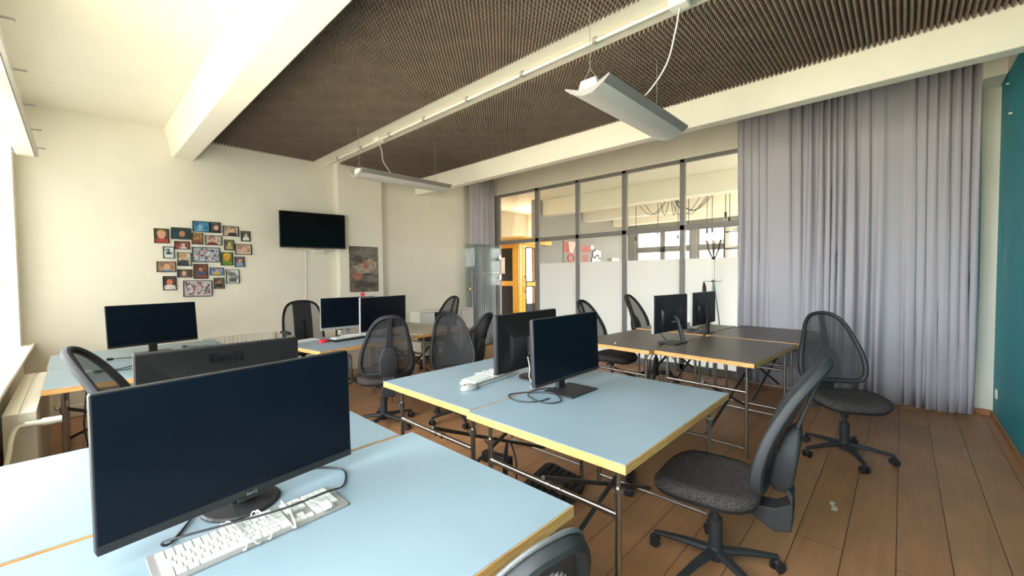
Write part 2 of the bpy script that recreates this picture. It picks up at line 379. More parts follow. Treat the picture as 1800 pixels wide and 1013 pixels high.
# glazed partition: frame, upper and lower panes, frosted film
def partition():
    yl, zt, zm0, zm1 = 5.93, 3.0, 2.005, 2.075
    mull = [(5.93, 6.05), (4.90, 4.985), (4.01, 4.08), (3.13, 3.205), (2.235, 2.305), (1.40, 1.47), (0.45, 0.52), (-.5, -.44)]
    root = empty('window_4', (XP, 0, 0)); struct(root)
    f = MB()
    for a, c in mull: f.box(-.03, .03, a, c, 0, zt)
    f.box(-.03, .03, -.44, 5.93, zt-.05, zt)
    f.box(-.03, .03, -.44, 5.93, zm0, zm1)
    f.box(-.03, .03, -.44, 4.90, 0, .10)
    f.build('partition_frame', FRAMEG, root, bevel=.004)
    k = MB(); k.box(-.02, .06, -.49, 6.05, zt, zt+.03); k.build('head_trim', WHITEP, root)
    for i in range(len(mull)-1):
        a, c = mull[i+1][1], mull[i][0]
        g = MB(); g.box(-.004, .004, a, c, zm1, zt-.05); g.build('upper_pane', GLASS, root)
        if i == 0: continue
        g = MB(); g.box(-.004, .004, a, c, .1, zm0); g.build('lower_pane', GLASS, root)
        g = MB(); g.box(-.0075, -.0045, a, c, .1, 1.60); g.build('frosted_film', FROST, root)
    # open glass door on the end bay
    d = empty('door_1', (XP-.03, 5.90, 0), R(180-5)); struct(d)
    g = MB(); g.box(0.02, .86, -.005, .005, .02, 1.995); g.build('pane', DGLASS, d)
    s = MB(); s.box(.04, .74, -.0085, -.0055, 1.36, 1.46)
    s.build('frosted_strip', FROST, d)
    q = MB()
    for k_, u in enumerate((.07, .125, .20, .27)):
        ring = [(u+.016*math.cos(2*PI*j/16), .0064, 1.41+.016*math.sin(2*PI*j/16)) for j in range(16)]
        if k_ == 3: ring = ring[2:14]; q.tube(ring, .003, 5)
        elif k_ == 2: q.box(u-.004, u+.004, .0058, .0085, 1.405, 1.413)
        else: q.tube(ring, .003, 5, closed=True)
    q.build('strip_lettering', FRAMEG, d)
    h = MB()
    for z in (1.35, 1.75): h.box(-.01, .05, -.018, .018, z-.045, z+.045)
    h.build('hinge', SILV, d, bevel=.003)
    h = MB(); h.cyl((.80, -.04, 1.14), (.80, .04, 1.14), .022); h.tube([(.80, .035, 1.14), (.74, .045, 1.14), (.68, .045, 1.14)], .009); h.cyl((.80, .035, 1.14), (.80, .055, 1.14), .026)
    h.tube([(.80, -.035, 1.14), (.74, -.045, 1.14), (.68, -.045, 1.14)], .009)
    h.build('door_handle', BRASS, d, smooth=True)
partition()

# ------------------------------------------------------------------ acoustic foam tiles on the ceiling
def foam():
    tx, ty = 0.455, 0.48
    nx, ny = 14, 15
    b = MB(); vs = []; fs = []
    px, py = tx/nx, ty/ny
    zb, zt = 0.0, -0.065
    # base slab
    b.box(0, tx-.0015, 0, ty-.0015, -.02, 0)
    for i in range(nx):
        for j in range(ny):
            x0, y0 = i*px, j*py; x1, y1 = min(x0+px, tx-.0015), min(y0+py, ty-.0015)
            cx, cy, e = (x0+x1)/2, (y0+y1)/2, .003
            b.add([(x0,y0,-.021),(x1,y0,-.021),(x1,y1,-.021),(x0,y1,-.021),(cx-e,cy-e,zt),(cx+e,cy-e,zt),(cx+e,cy+e,zt),(cx-e,cy+e,zt)],
                  [(0,4,5,1),(1,5,6,2),(2,6,7,3),(3,7,4,0),(4,7,6,5)])
    first = None
    for x0, cnt in ((0.993, 3), (2.672, 3)):
        for i in range(cnt):
            for j in range(14):
                y = YB-.004-(j+1)*ty + 0.0
                if y < YF: continue
                if first is None: first = b.build('ceiling_foam_tile', FOAM); o = first
                else: o = dup(first)
                w = (1.364 if x0 < 2 else 1.350)/cnt
                o.location = (x0+i*w, y, ZC-.001)
                o.scale = (w/tx, 1, 1)
                tag(o, 'dark brown pyramid foam tile stuck on the ceiling between the white beams', 'acoustic foam', 'foam tiles on the ceiling', 'thing')
foam()

# ------------------------------------------------------------------ desks
def desk(x, y, yaw, lx, ly, top, label, inset=(.085, .075)):
    """x, y: the corner nearest the camera; long side along local X"""
    d = empty('desk', (x, y, 0), R(yaw))
    zt, th = .74, .034
    b = MB(); b.box(.003, lx-.003, .003, ly-.003, zt-.002, zt); b.mi = 1; b.box(0, lx, 0, ly, zt-th, zt-.002)
    b.build('desktop', [top, EDGE], d)
    ix, iy, r = inset[0], inset[1], .0125
    for sx in (ix, lx-ix):
        for sy in (iy, ly-iy):
            l = MB(); l.cyl((sx, sy, .012), (sx, sy, .60), r, n=12); l.cyl((sx, sy, .60), (sx, sy, zt-th), .009, n=10); l.cyl((sx, sy, .575), (sx, sy, .605), .018, n=12)
            l.cyl((sx, sy, 0), (sx, sy, .014), .016, n=12)
            l.tube([(sx-.02, sy, .59), (sx-.035, sy, .60), (sx-.035, sy, .615)], .004, 6)
            l.build('leg', STEEL, d, smooth=True)
    for sx in (ix, lx-ix):
        q = MB(); q.cyl((sx, iy, .50), (sx, ly-iy, .50), .0125, n=12)
        for yy in (.40, .47): q.cyl((sx, ly*yy, .50), (sx, ly*yy+.018, .50), .017, n=12)
        q.build('upper_rail', STEEL, d, smooth=True)
        q = MB(); q.cyl((sx, iy, .07), (sx, ly-iy, .07), .009, n=10); q.build('lower_rail', STEEL, d, smooth=True)
    q = MB()
    yb = ly*.52
    q.cyl((ix, yb, .52), (lx-ix, yb-.02, .10), .0115, n=10); q.cyl((ix, yb-.03, .10), (lx-ix, yb-.05, .52), .0115, n=10)
    q.build('cross_brace', DSTEEL, d, smooth=True)
    tag(d, label, 'desk', 'trestle desks of the office')
    return d
desk(-.205, .671, 0, 1.162, .824, DESK_B, 'pale blue desk holding the monitor with an aluminium keyboard in front of it', (.035, .05))
desk(-.235, 1.508, 0, 1.14, .792, DESK_B, 'pale blue desk behind the big monitor, holding one with raised lettering on its back')
desk(1.276, .679, 0, 1.16, .838, DESK_B, 'pale blue desk holding a monitor on a flat square foot, black chair beside it')
desk(1.300, 1.524, 0, 1.16, .823, DESK_B, 'pale blue desk carrying the white keyboard bundle and a monitor turned away')
desk(3.338, .765, -4, 1.163, .772, DESK_D, 'bare dark brown desk next to the mesh chair by the curtain')
desk(3.335, 1.556, -4, 1.163, .80, DESK_D, 'dark brown desk holding the monitor seen from behind on a slanted stand')
desk(4.548, .684, -4, 1.09, .835, DESK_D, 'empty dark brown desk between a twin desk and the long curtain')
desk(4.606, 1.540, -4, .95, .80, DESK_D, 'dark brown desk with a cable tangle, beside the coat rack')
desk(1.448, 3.695, 8, 1.16, .80, DESK_G, 'slate blue desk with two dark monitors, keyboard and red mouse')
desk(2.63, 3.868, 8, .76, 1.12, DESK_T, 'tan topped desk between the twin monitors and the white sideboard')
desk(-.165, 3.688, 0, 1.16, .812, DESK_B, 'pale blue desk beside the window radiator, with loose cables on it')
desk(-.170, 4.506, 0, 1.16, .812, DESK_B, 'pale blue desk under the framed photographs, holding one monitor')

# ------------------------------------------------------------------ monitors
def monitor(x, y, ztable, yaw, W, H, zc, tilt, label, base='plate', rim=None, logo_front=False, logo_back=False, chin=.016, thick=.022, body=BLK, backm=None, nm=None):
    o = empty('monitor', (x, y, ztable), R(yaw)); hz = zc-ztable
    T = Matrix.Translation((0, 0, hz)) @ Matrix.Rotation(-R(tilt), 4, 'X')
    b = MB(); b.X = T; pts = rrect(W, H, .006, 3)
    b.loft([[(px, -.009, pz) for px, pz in pts], [(px, thick-.009, pz) for px, pz in pts]])
    b.build('housing', rim or body, o, bevel=.0015)
    b = MB(); b.X = T; b.loft([[(px*.995, thick-.009, pz*.995) for px, pz in pts], [(px*.98, thick-.001, pz*.97) for px, pz in pts], [(px, thick-.001, pz) for px, pz in rrect(W*.62, H*.66, .03, 3, 0, -.045)], [(px*.6, thick+.022, pz*.6) for px, pz in rrect(W, H*.62, .03, 3, 0, -.045)]])
    bc = b.build('back_cover', backm or DKG, o, smooth=True, ang=50)
    b = MB(); b.X = T; b.box(-W/2+.004, W/2-.004, -.0105, -.0088, -H/2+chin, H/2-.004); b.build('screen', SCREEN, o)
    b = MB(); b.X = T; b.box(-W/2+.002, W/2-.002, -.0125, -.0088, -H/2+.001, -H/2+chin-.001)
    if logo_front: b.prism([(-.035, -.0125), (.035, -.0125), (.035, -.004), (-.035, -.004)], -H/2-.008, -H/2+.004)
    ch_ = b.build('chin', rim if rim is SILV else body, o)
    yk = thick+.03
    n = MB()
    if base == 'slant':
        n.tube([(0, yk-.005, hz-.03), (0, yk+.03, hz-.06), (.0, yk+.085, .016)], .022, 8, flat=(1.0, .5))
    else:
        n.box(-.03, .03, yk-.012, yk+.012, .008, hz-.02); n.box(-.05, .05, thick, yk+.012, hz-.07, hz+.03)
    n.build('neck', nm or (rim if rim is SILV else body), o, bevel=.004)
    f = MB()
    if base == 'round': f.lathe([(.098, 0), (.10, .004), (.095, .010), (.03, .016)], 28, (0, .055, 0))
    elif base == 'slant': f.prism(rrect(.24, .19, .02, 3, 0, .03), 0, .009)
    else: f.prism(rrect(.25, .20, .006, 3, .0, -.02), 0, .008)
    f.build('foot', body, o, bevel=.002)
    p = MB(); p.X = T
    for k in range(5): p.box(-.10+k*.03, -.082+k*.03, thick+.005, thick+.024, -.085, -.075)
    p.build('ports', SILV, bc)
    if logo_front: text_mesh('logo', 'BenQ', .012, LOGOG, ch_, T @ Vector((0, -.0128, -H/2+.007)), (R(90)-R(tilt), 0, 0), .0003)
    if logo_back: text_mesh('logo', 'BenQ', .05, LOGOB, bc, T @ Vector((0, thick-.001, H/2-.047)), (R(90)-R(tilt), 0, R(180)), .004)
    tag(o, label, 'monitor', 'desk monitors')
    return o
ZD = .74
monitor(.32, 1.336, ZD, 8.4, .628, .360, .966, 1, 'large black monitor showing its blank screen above the aluminium keyboard', 'round', None, True, chin=.022)
monitor(.405, 2.0, ZD, 180, .552, .32, .968, 2, 'monitor seen from its back with raised lettering on the cover', 'round', logo_back=True)
monitor(.462, 4.80, ZD, 10.8, .625, .357, .993, 6.5, 'black monitor alone among cables under the framed photographs', 'plate')
monitor(2.06, 4.44, ZD, -1.7, .61, .347, .996, 0, 'black monitor with a silver chin and a red bow on top', 'plate', SILV, chin=.028)
monitor(2.31, 4.13, ZD, 13, .64, .370, .992, -1, 'black monitor with a pale edge overlapping the bow-topped one', 'plate', SILV, chin=.012)
monitor(1.903, 1.372, ZD, 0, .61, .353, .990, 2, 'black monitor on a flat square foot in the middle of the pale desks', 'plate', chin=.018)
monitor(2.0, 1.765, ZD, 182.4, .612, .359, .979, 0, 'black monitor turned away, overlapped by the one on a flat square foot', 'round')
monitor(3.868, 1.60, ZD, 173.3, .60, .348, 1.022, 0, 'dark monitor seen from behind with a slanted stand on the brown desk', 'slant', SILV, backm=BLK, nm=BLK)
monitor(4.72, 1.585, ZD, 176.7, .60, .352, 1.015, 0, 'dark monitor seen from behind among tangled cables near the coat rack', 'plate', SILV, backm=BLK, nm=BLK)

# ------------------------------------------------------------------ keyboards and desk clutter
def keyboard(x, y, z, yaw, label, body, keys, w=.43, d=.125, wrapped=False):
    o = empty('keyboard', (x, y, z), R(yaw))
    b = MB(); b.loft([[(px, py, 0) for px, py in rrect(w, d, .006, 3)], [(px, py, .006+.006*(py/d+.5)) for px, py in rrect(w, d, .006, 3)]])
    b.build('body', body, o, bevel=.001)
    k = MB(); u = (w-.03)/22.6; x0 = -w/2+.014
    rows = [([1]*14, 3, 4), ([1]*13+[2], 3, 4), ([1.5]+[1]*12+[1.5], 3, 4), ([1.75]+[1]*11+[2.25], 0, 4), ([1.25]+[1]*11+[2.75], 1, 4), ([1.25, 1.25, 1.25, 6.0, 1.25, 1.25, 1.25, 1.5], 3, 3)]
    rh = (d-.022)/6
    for i, (mn, nav, num) in enumerate(rows):
        yy = d/2-.009-rh*(i+1); yc = (yy+rh/2)/d+.5; z0 = .006+.006*yc-.001
        xx = x0
        def key(xa, wd): k.box(xa+.0012, xa+wd*u-.0012, yy+.0012, yy+rh-.0012, z0, z0+.005)
        for wd in mn: key(xx, wd); xx += wd*u
        xn = x0+15.3*u
        for c in range(nav): key(xn+(c if nav != 1 else 1)*u, 1)
        xn = x0+18.6*u
        for c in range(num): key(xn+c*u, 1)
    k.build('keys', keys, o)
    if wrapped:
        c = MB(); pts = []
        for t in range(0, 97):
            a = t/16*2*PI*.75
            sn = math.sin(a)
            pts.append((-.075+.026*t/16+.024*math.sin(a*.55+1), (d/2+.007)*math.copysign(abs(math.cos(a))**.8, math.cos(a)), .0125+.0105*math.copysign(abs(sn)**.5, sn)))
        pts += [(.09, .03, .022), (.125, .02, .022), (.145, -.02, .021), (.150, -.04, .019)]
        c.tube(crom(pts, 4), .0017, 6)
        c.box(.145, .165, -.062, -.032, .0125, .0225)
        c.build('cord', WCAB, o, smooth=True)
    tag(o, label, 'keyboard', 'computer keyboards')
    return o
keyboard(.305, 1.205, ZD+.001, 2, 'aluminium keyboard with white keys and a white cord wound round it', ALU, KEYW, .425, .135, True)
keyboard(1.79, 1.895, ZD+.001, 6, 'white keyboard lying by the monitor that is turned away on the pale desk', KEYW, KEYW, .42, .13)
k2 = keyboard(1.78, 1.89, ZD+.0195, 8, 'white keyboard stacked on another one, wound with white cord', KEYW, KEYW, .40, .115, True)
keyboard(1.945, 4.195, ZD+.001, 8, 'black keyboard under a white one on the slate desk', BLK, BLK, .42, .15)
keyboard(1.955, 4.205, ZD+.0195, 9, 'white keyboard heaped on the black one in front of twin monitors', KEYW, KEYW, .38, .115, True)
keyboard(1.575, 4.40, ZD+.001, 15, 'white keyboard at the end of the slate desk beside the armrest chair', KEYW, KEYW, .28, .12)
def mouse(x, y, z, yaw, m, label):
    o = empty('computer_mouse', (x, y, z), R(yaw))
    b = MB(); rings = []
    for t, s, h in ((0, .92, 0), (.25, 1.0, .008), (.55, .93, .018), (.8, .72, .027), (.95, .4, .032)):
        rings.append([(.031*s*math.cos(2*PI*k/18), .055*s*math.sin(2*PI*k/18), h+.0) for k in range(18)])
    b.loft(rings); b.build('shell', m, o, smooth=True, ang=60)
    w = MB(); w.cyl((-.004, .028, .027), (.004, .028, .027), .007, n=10); w.build('scroll_wheel', DKG, o)
    tag(o, label, 'mouse', 'computer mice')
mouse(1.535, 1.80, ZD+.001, 75, SILV, 'pale grey mouse at the end of the white keyboards on the pale desk')
mouse(1.68, 4.19, ZD+.001, 100, RED, 'red and black mouse on the slate desk edge')
def cable(pts, r, m, label, cat='cable', n=6, group=None, kind=None, name='cable', plug=None):
    b = MB(); b.tube(crom(pts, n), r, 6)
    if plug:
        a, c = Vector(pts[0]), Vector(pts[1]); d = (a-c).normalized()
        b.tube([a-d*.004, a+d*.035], [.009, .011], 8)
    o = b.build(name, m, smooth=True, ang=80); tag(o, label, cat, group, kind); return o
T1Z = ZD+.0056
cable([(.20, 1.40, T1Z), (.14, 1.30, T1Z), (.125, 1.262, ZD+.034), (.22, 1.235, ZD+.036), (.36, 1.20, ZD+.036), (.48, 1.205, ZD+.034), (.555, 1.26, T1Z), (.60, 1.36, T1Z), (.555, 1.44, T1Z), (.50, 1.47, T1Z)], .0032, BCAB, 'black cable looping over the aluminium keyboard')
cable([(1.70, 1.34, T1Z), (1.60, 1.36, T1Z), (1.55, 1.45, T1Z), (1.60, 1.545, T1Z), (1.70, 1.50, T1Z), (1.77, 1.38, T1Z+.006), (1.70, 1.27, T1Z), (1.62, 1.31, T1Z), (1.64, 1.44, T1Z+.006), (1.76, 1.50, T1Z), (1.86, 1.46, T1Z)], .0035, BCAB, 'black cable coiled across the seam of the pale desks')
cable([(1.95, 1.715, ZD+.14), (1.94, 1.69, ZD+.07), (1.90, 1.66, ZD+.03), (1.84, 1.58, T1Z), (1.80, 1.56, T1Z)], .003, WCAB, 'pale cable hanging from the ports of the monitor turned away')
# cables on the desks below the photographs
for pts, lb, pl in [
    ([(.18, 4.60, T1Z+.006), (.30, 4.62, T1Z), (.42, 4.64, T1Z), (.52, 4.60, T1Z), (.66, 4.63, T1Z)], 'black cable with a plug lying in front of the lone monitor', True),
    ([(.10, 4.05, T1Z+.006), (.2, 4.10, T1Z), (.33, 4.22, T1Z), (.45, 4.30, T1Z)], 'black cable with a plug at the middle of the desk by the radiator', True),
    ([(.14, 4.04, T1Z), (.24, 4.03, T1Z), (.32, 3.99, T1Z)], 'short black cable end on the desk by the radiator', False),
    ([(.36, 4.50, T1Z+.006), (.44, 4.55, T1Z), (.60, 4.52, T1Z), (.72, 4.63, T1Z), (.84, 4.58, T1Z)], 'black cable curling along the seam of the desks under the photographs', True),
    ([(.69, 4.90, T1Z+.006), (.76, 4.78, T1Z+.008), (.82, 4.86, T1Z), (.93, 4.80, T1Z), (.95, 4.98, T1Z)], 'black cable snaking beside the foot of the lone monitor', True)]:
    cable(pts, .0035, BCAB, lb, plug=pl)
o = MB(); o.prism(rrect(.07, .018, .004, 3), 0, .012); o = o.build('label_tag', PAPER, loc=(.02, 4.16, ZD+.001), bevel=.002); tag(o, 'small white paper tag on the desk by the radiator', 'tag')
# red bow on the monitor
o = MB()
for a in range(6):
    o.tube([(0, 0, .018), (.018*math.cos(a*PI/3), .006*math.sin(a), .018+.02*math.sin(a*PI/3)), (.030*math.cos(a*PI/3+.3), 0, .018+.026*math.sin(a*PI/3+.3))], [.006, .009, .003], 6)
o = o.build('bow', RED, loc=(2.23, 4.445, 1.172), smooth=True); tag(o, 'small red bow stuck on the top edge of a monitor', 'ornament')
# small things on the brown desks
cable([(4.05, 1.72, T1Z), (3.98, 1.69, T1Z), (3.92, 1.72, ZD+.09), (3.88, 1.66, ZD+.16)], .0035, BCAB, 'black cable dropping from the monitor on the slanted stand')
rnd = random.Random(3)
for i in range(7):
    x0, y0 = 4.78+rnd.uniform(-.1, .1), 1.72+rnd.uniform(-.08, .1); pts = []
    for k in range(6): pts.append((x0+.09*k*math.cos(i*.7)+rnd.uniform(-.06, .06), y0+.045*k*math.sin(i*.9)*.6+rnd.uniform(-.05, .05), T1Z+.0078*i))
    pts = [(min(max(a, 4.68), 5.4), min(max(b, 1.6), 2.2), c) for a, b, c in pts]
    cable(pts, .0035, WCAB if i in (2, 5) else BCAB, ('white' if i in (2, 5) else 'black')+' cable in the tangle on the brown desk beside the coat rack', group='white cables of the tangle' if i in (2, 5) else 'black cables of the tangle')
o = MB(); o.prism(rrect(.05, .03, .004, 3), 0, .018); o = o.build('cable_plug', BLK, loc=(3.66, 1.60, ZD+.001), bevel=.002); tag(o, 'small black adapter on the brown desk in front of the slanted stand', 'adapter')
o = MB(); o.prism(rrect(.04, .02, .004, 3), 0, .012); o = o.build('cable_clip', SILV, loc=(3.48, 1.95, ZD+.001), bevel=.002); tag(o, 'small shiny clip near the edge of the brown desk', 'clip')

# ------------------------------------------------------------------ office chairs
def back_pt(s, t):
    """point on the curved plane of the backrest; s sideways, t up"""
    return Vector((s, -.205-.02*t-.62*t*t+.35*s*s, .53+t*.93))
OUT = [(0, 0), (.16, .004), (.208, .04), (.222, .12), (.208, .24), (.172, .37), (.140, .47), (.085, .54), (0, .562)]
OUTL = [(0, 0), (.13, .01), (.165, .06), (.17, .16), (.145, .28), (.10, .365), (.05, .41), (0, .42)]
def outline(k=10, O=OUT):
    full = O + [(-s, t) for s, t in O[-2:0:-1]]
    return crom([(s, t, 0) for s, t in full], k, True)
def make_chair(style='plain'):
    c = empty('office_chair')
    # five-star base
    b = MB(); b.lathe([(.032, .055), (.036, .07), (.034, .115), (.028, .125)], 16)
    for k in range(5):
        a = 2*PI*k/5+.3
        b.tube([(.02*math.cos(a), .02*math.sin(a), .095), (.15*math.cos(a), .15*math.sin(a), .088), (.285*math.cos(a), .285*math.sin(a), .070)], [.026, .021, .015], 8, flat=(.7, 1))
    stb = b.build('star_base', CHP, c, smooth=True)
    for k in range(5):
        a = 2*PI*k/5+.3; x, y = .285*math.cos(a), .285*math.sin(a); d = Vector((math.cos(a+1.9), math.sin(a+1.9), 0))*.012
        q = MB(); q.cyl((x, y, .045), (x, y, .072), .008, n=8)
        for s in (-1, 1): q.cyl((x+s*d.x, y+s*d.y, .026), (x+s*2*d.x*.95, y+s*2*d.y*.95, .026), .026, n=14)
        q.ball((x, y, .04), .018, 8); q.build('caster', BLK, stb, smooth=True)
    b = MB(); b.cyl((0, 0, .10), (0, 0, .26), .031, n=16); b.cyl((0, 0, .26), (0, 0, .27), .028, .016, n=16); b.cyl((0, 0, .265), (0, 0, .40), .015, n=12); b.cyl((0, 0, .305), (0, 0, .395), .024, n=14)
    b.build('gas_column', CHP, c, smooth=True)
    b = MB(); b.box(-.08, .08, -.11, .12, .385, .425); b.box(-.05, .05, -.17, -.10, .38, .415); b.tube([(.06, .05, .405), (.16, .06, .40), (.20, .06, .395)], .006, 6); b.box(.19, .235, .05, .07, .385, .402)
    b.build('mechanism', BLK, c, bevel=.006)
    # seat cushion: a rounded slab with a waterfall front
    def ring(sc_, z, dz=0.0):
        pts = []
        for k in range(40):
            a = 2*PI*k/40; ca, sa = math.cos(a), math.sin(a); e = .62
            x = .235*sc_*math.copysign(abs(ca)**e, ca); y = .225*sc_*math.copysign(abs(sa)**e, sa)+.03
            zz = z - .03*max(0, (y-.12)/.14)**2 + dz*(abs(x)/.235)**2*.012
            pts.append((x, y, zz))
        return pts
    b = MB(); b.loft([ring(.86, .424), ring(.96, .428), ring(1.0, .445), ring(.99, .462, .5), ring(.93, .473, 1), ring(.75, .474, 1), ring(.4, .470, .6), ring(.1, .469)])
    b.build('seat', SEATF, c, smooth=True, ang=80)
    b = MB(); b.loft([ring(.70, .412), ring(.93, .414), ring(.96, .4275)]); b.build('seat_shell', BLK, c, smooth=True)
    if style == 'tall':
        # upright padded chair with T-arms
        def bp(s, t): return Vector((s, -.22-.08*t-.10*t*t+.25*s*s, .50+t))
        fr = crom([(0, 0, 0), (.17, 0, 0), (.215, .05, 0), (.215, .30, 0), (.20, .47, 0), (.14, .58, 0), (0, .61, 0), (-.14, .58, 0), (-.20, .47, 0), (-.215, .30, 0), (-.215, .05, 0), (-.17, 0, 0)], 8, True)
        b = MB(); b.tube([bp(p.x, p.y) for p in fr], .014, 8, closed=True); b.build('back_frame', DKG, c, smooth=True)
        b = MB(); m_ = [[bp(p.x*f, .3+(p.y-.3)*f) for p in fr] for f in (1, .7, .4, .1)]; b.loft(m_, cap=False); b.build('mesh_panel', MESHG, c, smooth=True)
        b = MB(); b.loft([[bp(s, t)+Vector((0, dy, 0)) for s in (-.10, -.05, 0, .05, .10)]+[bp(s, t)+Vector((0, dy-.02, 0)) for s in (.10, .05, 0, -.05, -.10)] for t, dy in ((.02, .012), (.2, .014), (.4, .014), (.595, .006))]); b.build('centre_pad', BLK, c, bevel=.004)
        b = MB(); b.tube([bp(0, .40)+Vector((0, .02, 0)), bp(0, .2)+Vector((0, .024, 0)), bp(0, .03)+Vector((0, .02, 0))], .018, 8, flat=(1, .4)); b.build('lumbar_strip', DKG, c, smooth=True)
        b = MB(); b.tube([(0, -.20, .60), (0, -.29, .53), (0, -.26, .42), (0, -.10, .40)], .026, 8); b.build('back_bracket', CHP, c, smooth=True)
        for s in (-1, 1):
            q = MB(); q.tube([(s*.15, .02, .415), (s*.26, .02, .42), (s*.275, .02, .46), (s*.275, .02, .79)], .012, 8); q.prism(rrect(.05, .24, .02, 4, s*.275, .05), .785, .81)
            q.build('armrest', CHP, c, smooth=True)
        return c
    ol = outline(10, OUTL if style == 'shell' else OUT)
    fm = CHP
    b = MB(); rads = []
    b.tube([back_pt(p.x, p.y) for p in ol], [.0155+.005*(1-min(1, p.y/.5)) for p in ol], 8, closed=True, flat=(1.0, 1.2))
    b.build('back_frame', fm, c, smooth=True)
    b = MB()
    if style == 'shell':
        rings = [[back_pt(p.x*f, .21+(p.y-.21)*f)+Vector((0, -.012*(1-f), 0)) for p in ol] for f in (1, .85, .62)]
        b.loft(rings, cap=False); b.build('back_shell', CHP, c, smooth=True, ang=70)
        q = MB()
        for k in range(12):
            s = -.11+.22*k/11; s *= .85; t1 = .21+.135*math.sqrt(max(0, 1-(s/.105)**2)); t0 = .21-.135*math.sqrt(max(0, 1-(s/.105)**2))
            q.tube([back_pt(s, t0+(t1-t0)*j/6)+Vector((0, -.006, 0)) for j in range(7)], .0030, 5)
        q.build('slotted_grille', mat('grille_lit_grey', (.16, .155, .15), .5), c)  # paler grey puts the light reflected by the ribs into their colour
        q = MB(); n = 0
        for i in range(0, len(ol)):
            p, p2 = ol[i], ol[(i+1) % len(ol)]
            if p.y < .2: continue
            for f in (.0, .5):
                m_ = p.lerp(p2, f); q.ball(back_pt(m_.x*1.10, m_.y*1.02)+Vector((0, .010, .013)), .0058, 6)
        q.build('ribbed_piping', mat('piping_grey', (.09, .09, .09), .5), c)
    else:
        rings = [[back_pt(p.x*f, .28+(p.y-.28)*f)+Vector((0, -.014*(1-f), 0)) for p in ol] for f in (1, .72, .45, .15)]
        b.loft(rings, cap=True); b.build('mesh_panel', MESHF, c, smooth=True)
    # spine from the top bar down to the lumbar cover
    sp = [(.10, .05), (.07, .052), (.05, .054)] if style == 'shell' else [(.552, 0), (.47, .020), (.38, .040), (.28, .052), (.18, .055)]
    b = MB(); b.loft([[back_pt(-w, t)+Vector((0, -d, 0)), back_pt(w, t)+Vector((0, -d, 0)), back_pt(w, t)+Vector((0, -d-.016, 0)), back_pt(-w, t)+Vector((0, -d-.016, 0))] for (t, d), w in zip(sp, (.03, .04, .048) if style == 'shell' else (.020, .020, .022, .030, .048))])
    b.build('spine', CHP, c, smooth=True, bevel=.004)
    b = MB(); b.loft([[(x, y, z if style != 'shell' else .50+(z-.50)*.35) for x, y in rrect(w, dd, .014, 3, 0, y0)] for z, w, dd, y0 in ((.50, .10, .05, -.255), (.54, .145, .085, -.262), (.66, .165, .08, -.282), (.74, .13, .055, -.30), (.775, .085, .03, -.312))])
    b.build('lumbar_cover', CHP, c, smooth=True)
    b = MB(); b.loft([[(-w, y, z-h), (w, y, z-h), (w, y, z+h), (-w, y, z+h)] for y, z, w, h in ((-.07, .405, .045, .012), (-.16, .385, .048, .026), (-.24, .37, .052, .050), (-.30, .40, .052, .06), (-.305, .46, .052, .03), (-.27, .53, .05, .012))])
    b.build('back_bracket', CHP, c, smooth=True, bevel=.006)
    if style == 'arms':
        for s in (-1, 1):
            q = MB(); q.tube(crom([(s*.13, .02, .415), (s*.25, .02, .44), (s*.285, -.02, .56), (s*.285, .02, .645), (s*.285, .14, .655), (s*.285, .19, .60), (s*.28, .13, .53), (s*.265, .05, .46)], 5), [.015]*36, 8, flat=(1, 1.5))
            q.build('armrest', CHP, c, smooth=True)
    return c
def put(c, x, y, th, dz, label):
    c.location = (x, y, 0); c.rotation_euler = (0, 0, R(th-90))
    if abs(dz) > .001:      # seat height set by the gas column
        for ch in c.children:
            if ch.name.split('.')[0] not in ('star_base', 'caster', 'gas_column'): ch.location.z += dz
            if ch.name.startswith('gas_column'): ch.scale.z = 1.0; ch.location.z += dz*.5
    tag(c, label, 'office chair', 'office chairs')
    return c
plain = make_chair('plain'); pl_copies = [dup(plain) for _ in range(6)]
put(plain, 2.03, .62, 95, -.02, 'black office chair seen from its side at the end of the pale desk')
put(pl_copies[0], 3.96, .30, 208, .0, 'black mesh chair turned away from the dark desk in front of the long curtain')
put(pl_copies[1], 2.52, 3.12, 245, -.06, 'mesh chair facing the pale desk, its back half hidden by the desktop')
put(pl_copies[2], 2.98, 3.68, 108, -.08, 'dark chair standing at the tan desk before the small curtain')
put(pl_copies[3], 3.78, 5.20, 185, 0, 'mesh chair by the white sideboard behind the tan desk')
put(pl_copies[4], 4.12, 2.36, 272, .03, 'mesh chair pushed under the brown desk, against the frosted glass, farther from the coat rack')
put(pl_copies[5], 5.22, 2.34, 272, .05, 'mesh chair against the frosted glass next to the monitor near the coat rack')
pc = dup(plain); put(pc, .36, 2.76, -15, .03, 'black chair edge-on behind the big monitor, between it and the radiator')
arms = make_chair('arms'); put(arms, 1.95, 3.52, 70, 0, 'black mesh chair with loop armrests seen from behind at the slate desk')
shell_c = make_chair('shell'); put(shell_c, .645, .775, 80, -.03, 'low black chair with slotted plastic back at the corner of the aluminium keyboard desk')
[setattr(ch, 'rotation_euler', (0, 0, R(30))) for ch in shell_c.children if ch.name.startswith('star_base')]
tall = make_chair('tall'); put(tall, 1.80, 4.83, 268, .0, 'upright armrest chair with dark centre panel behind the twin monitors')

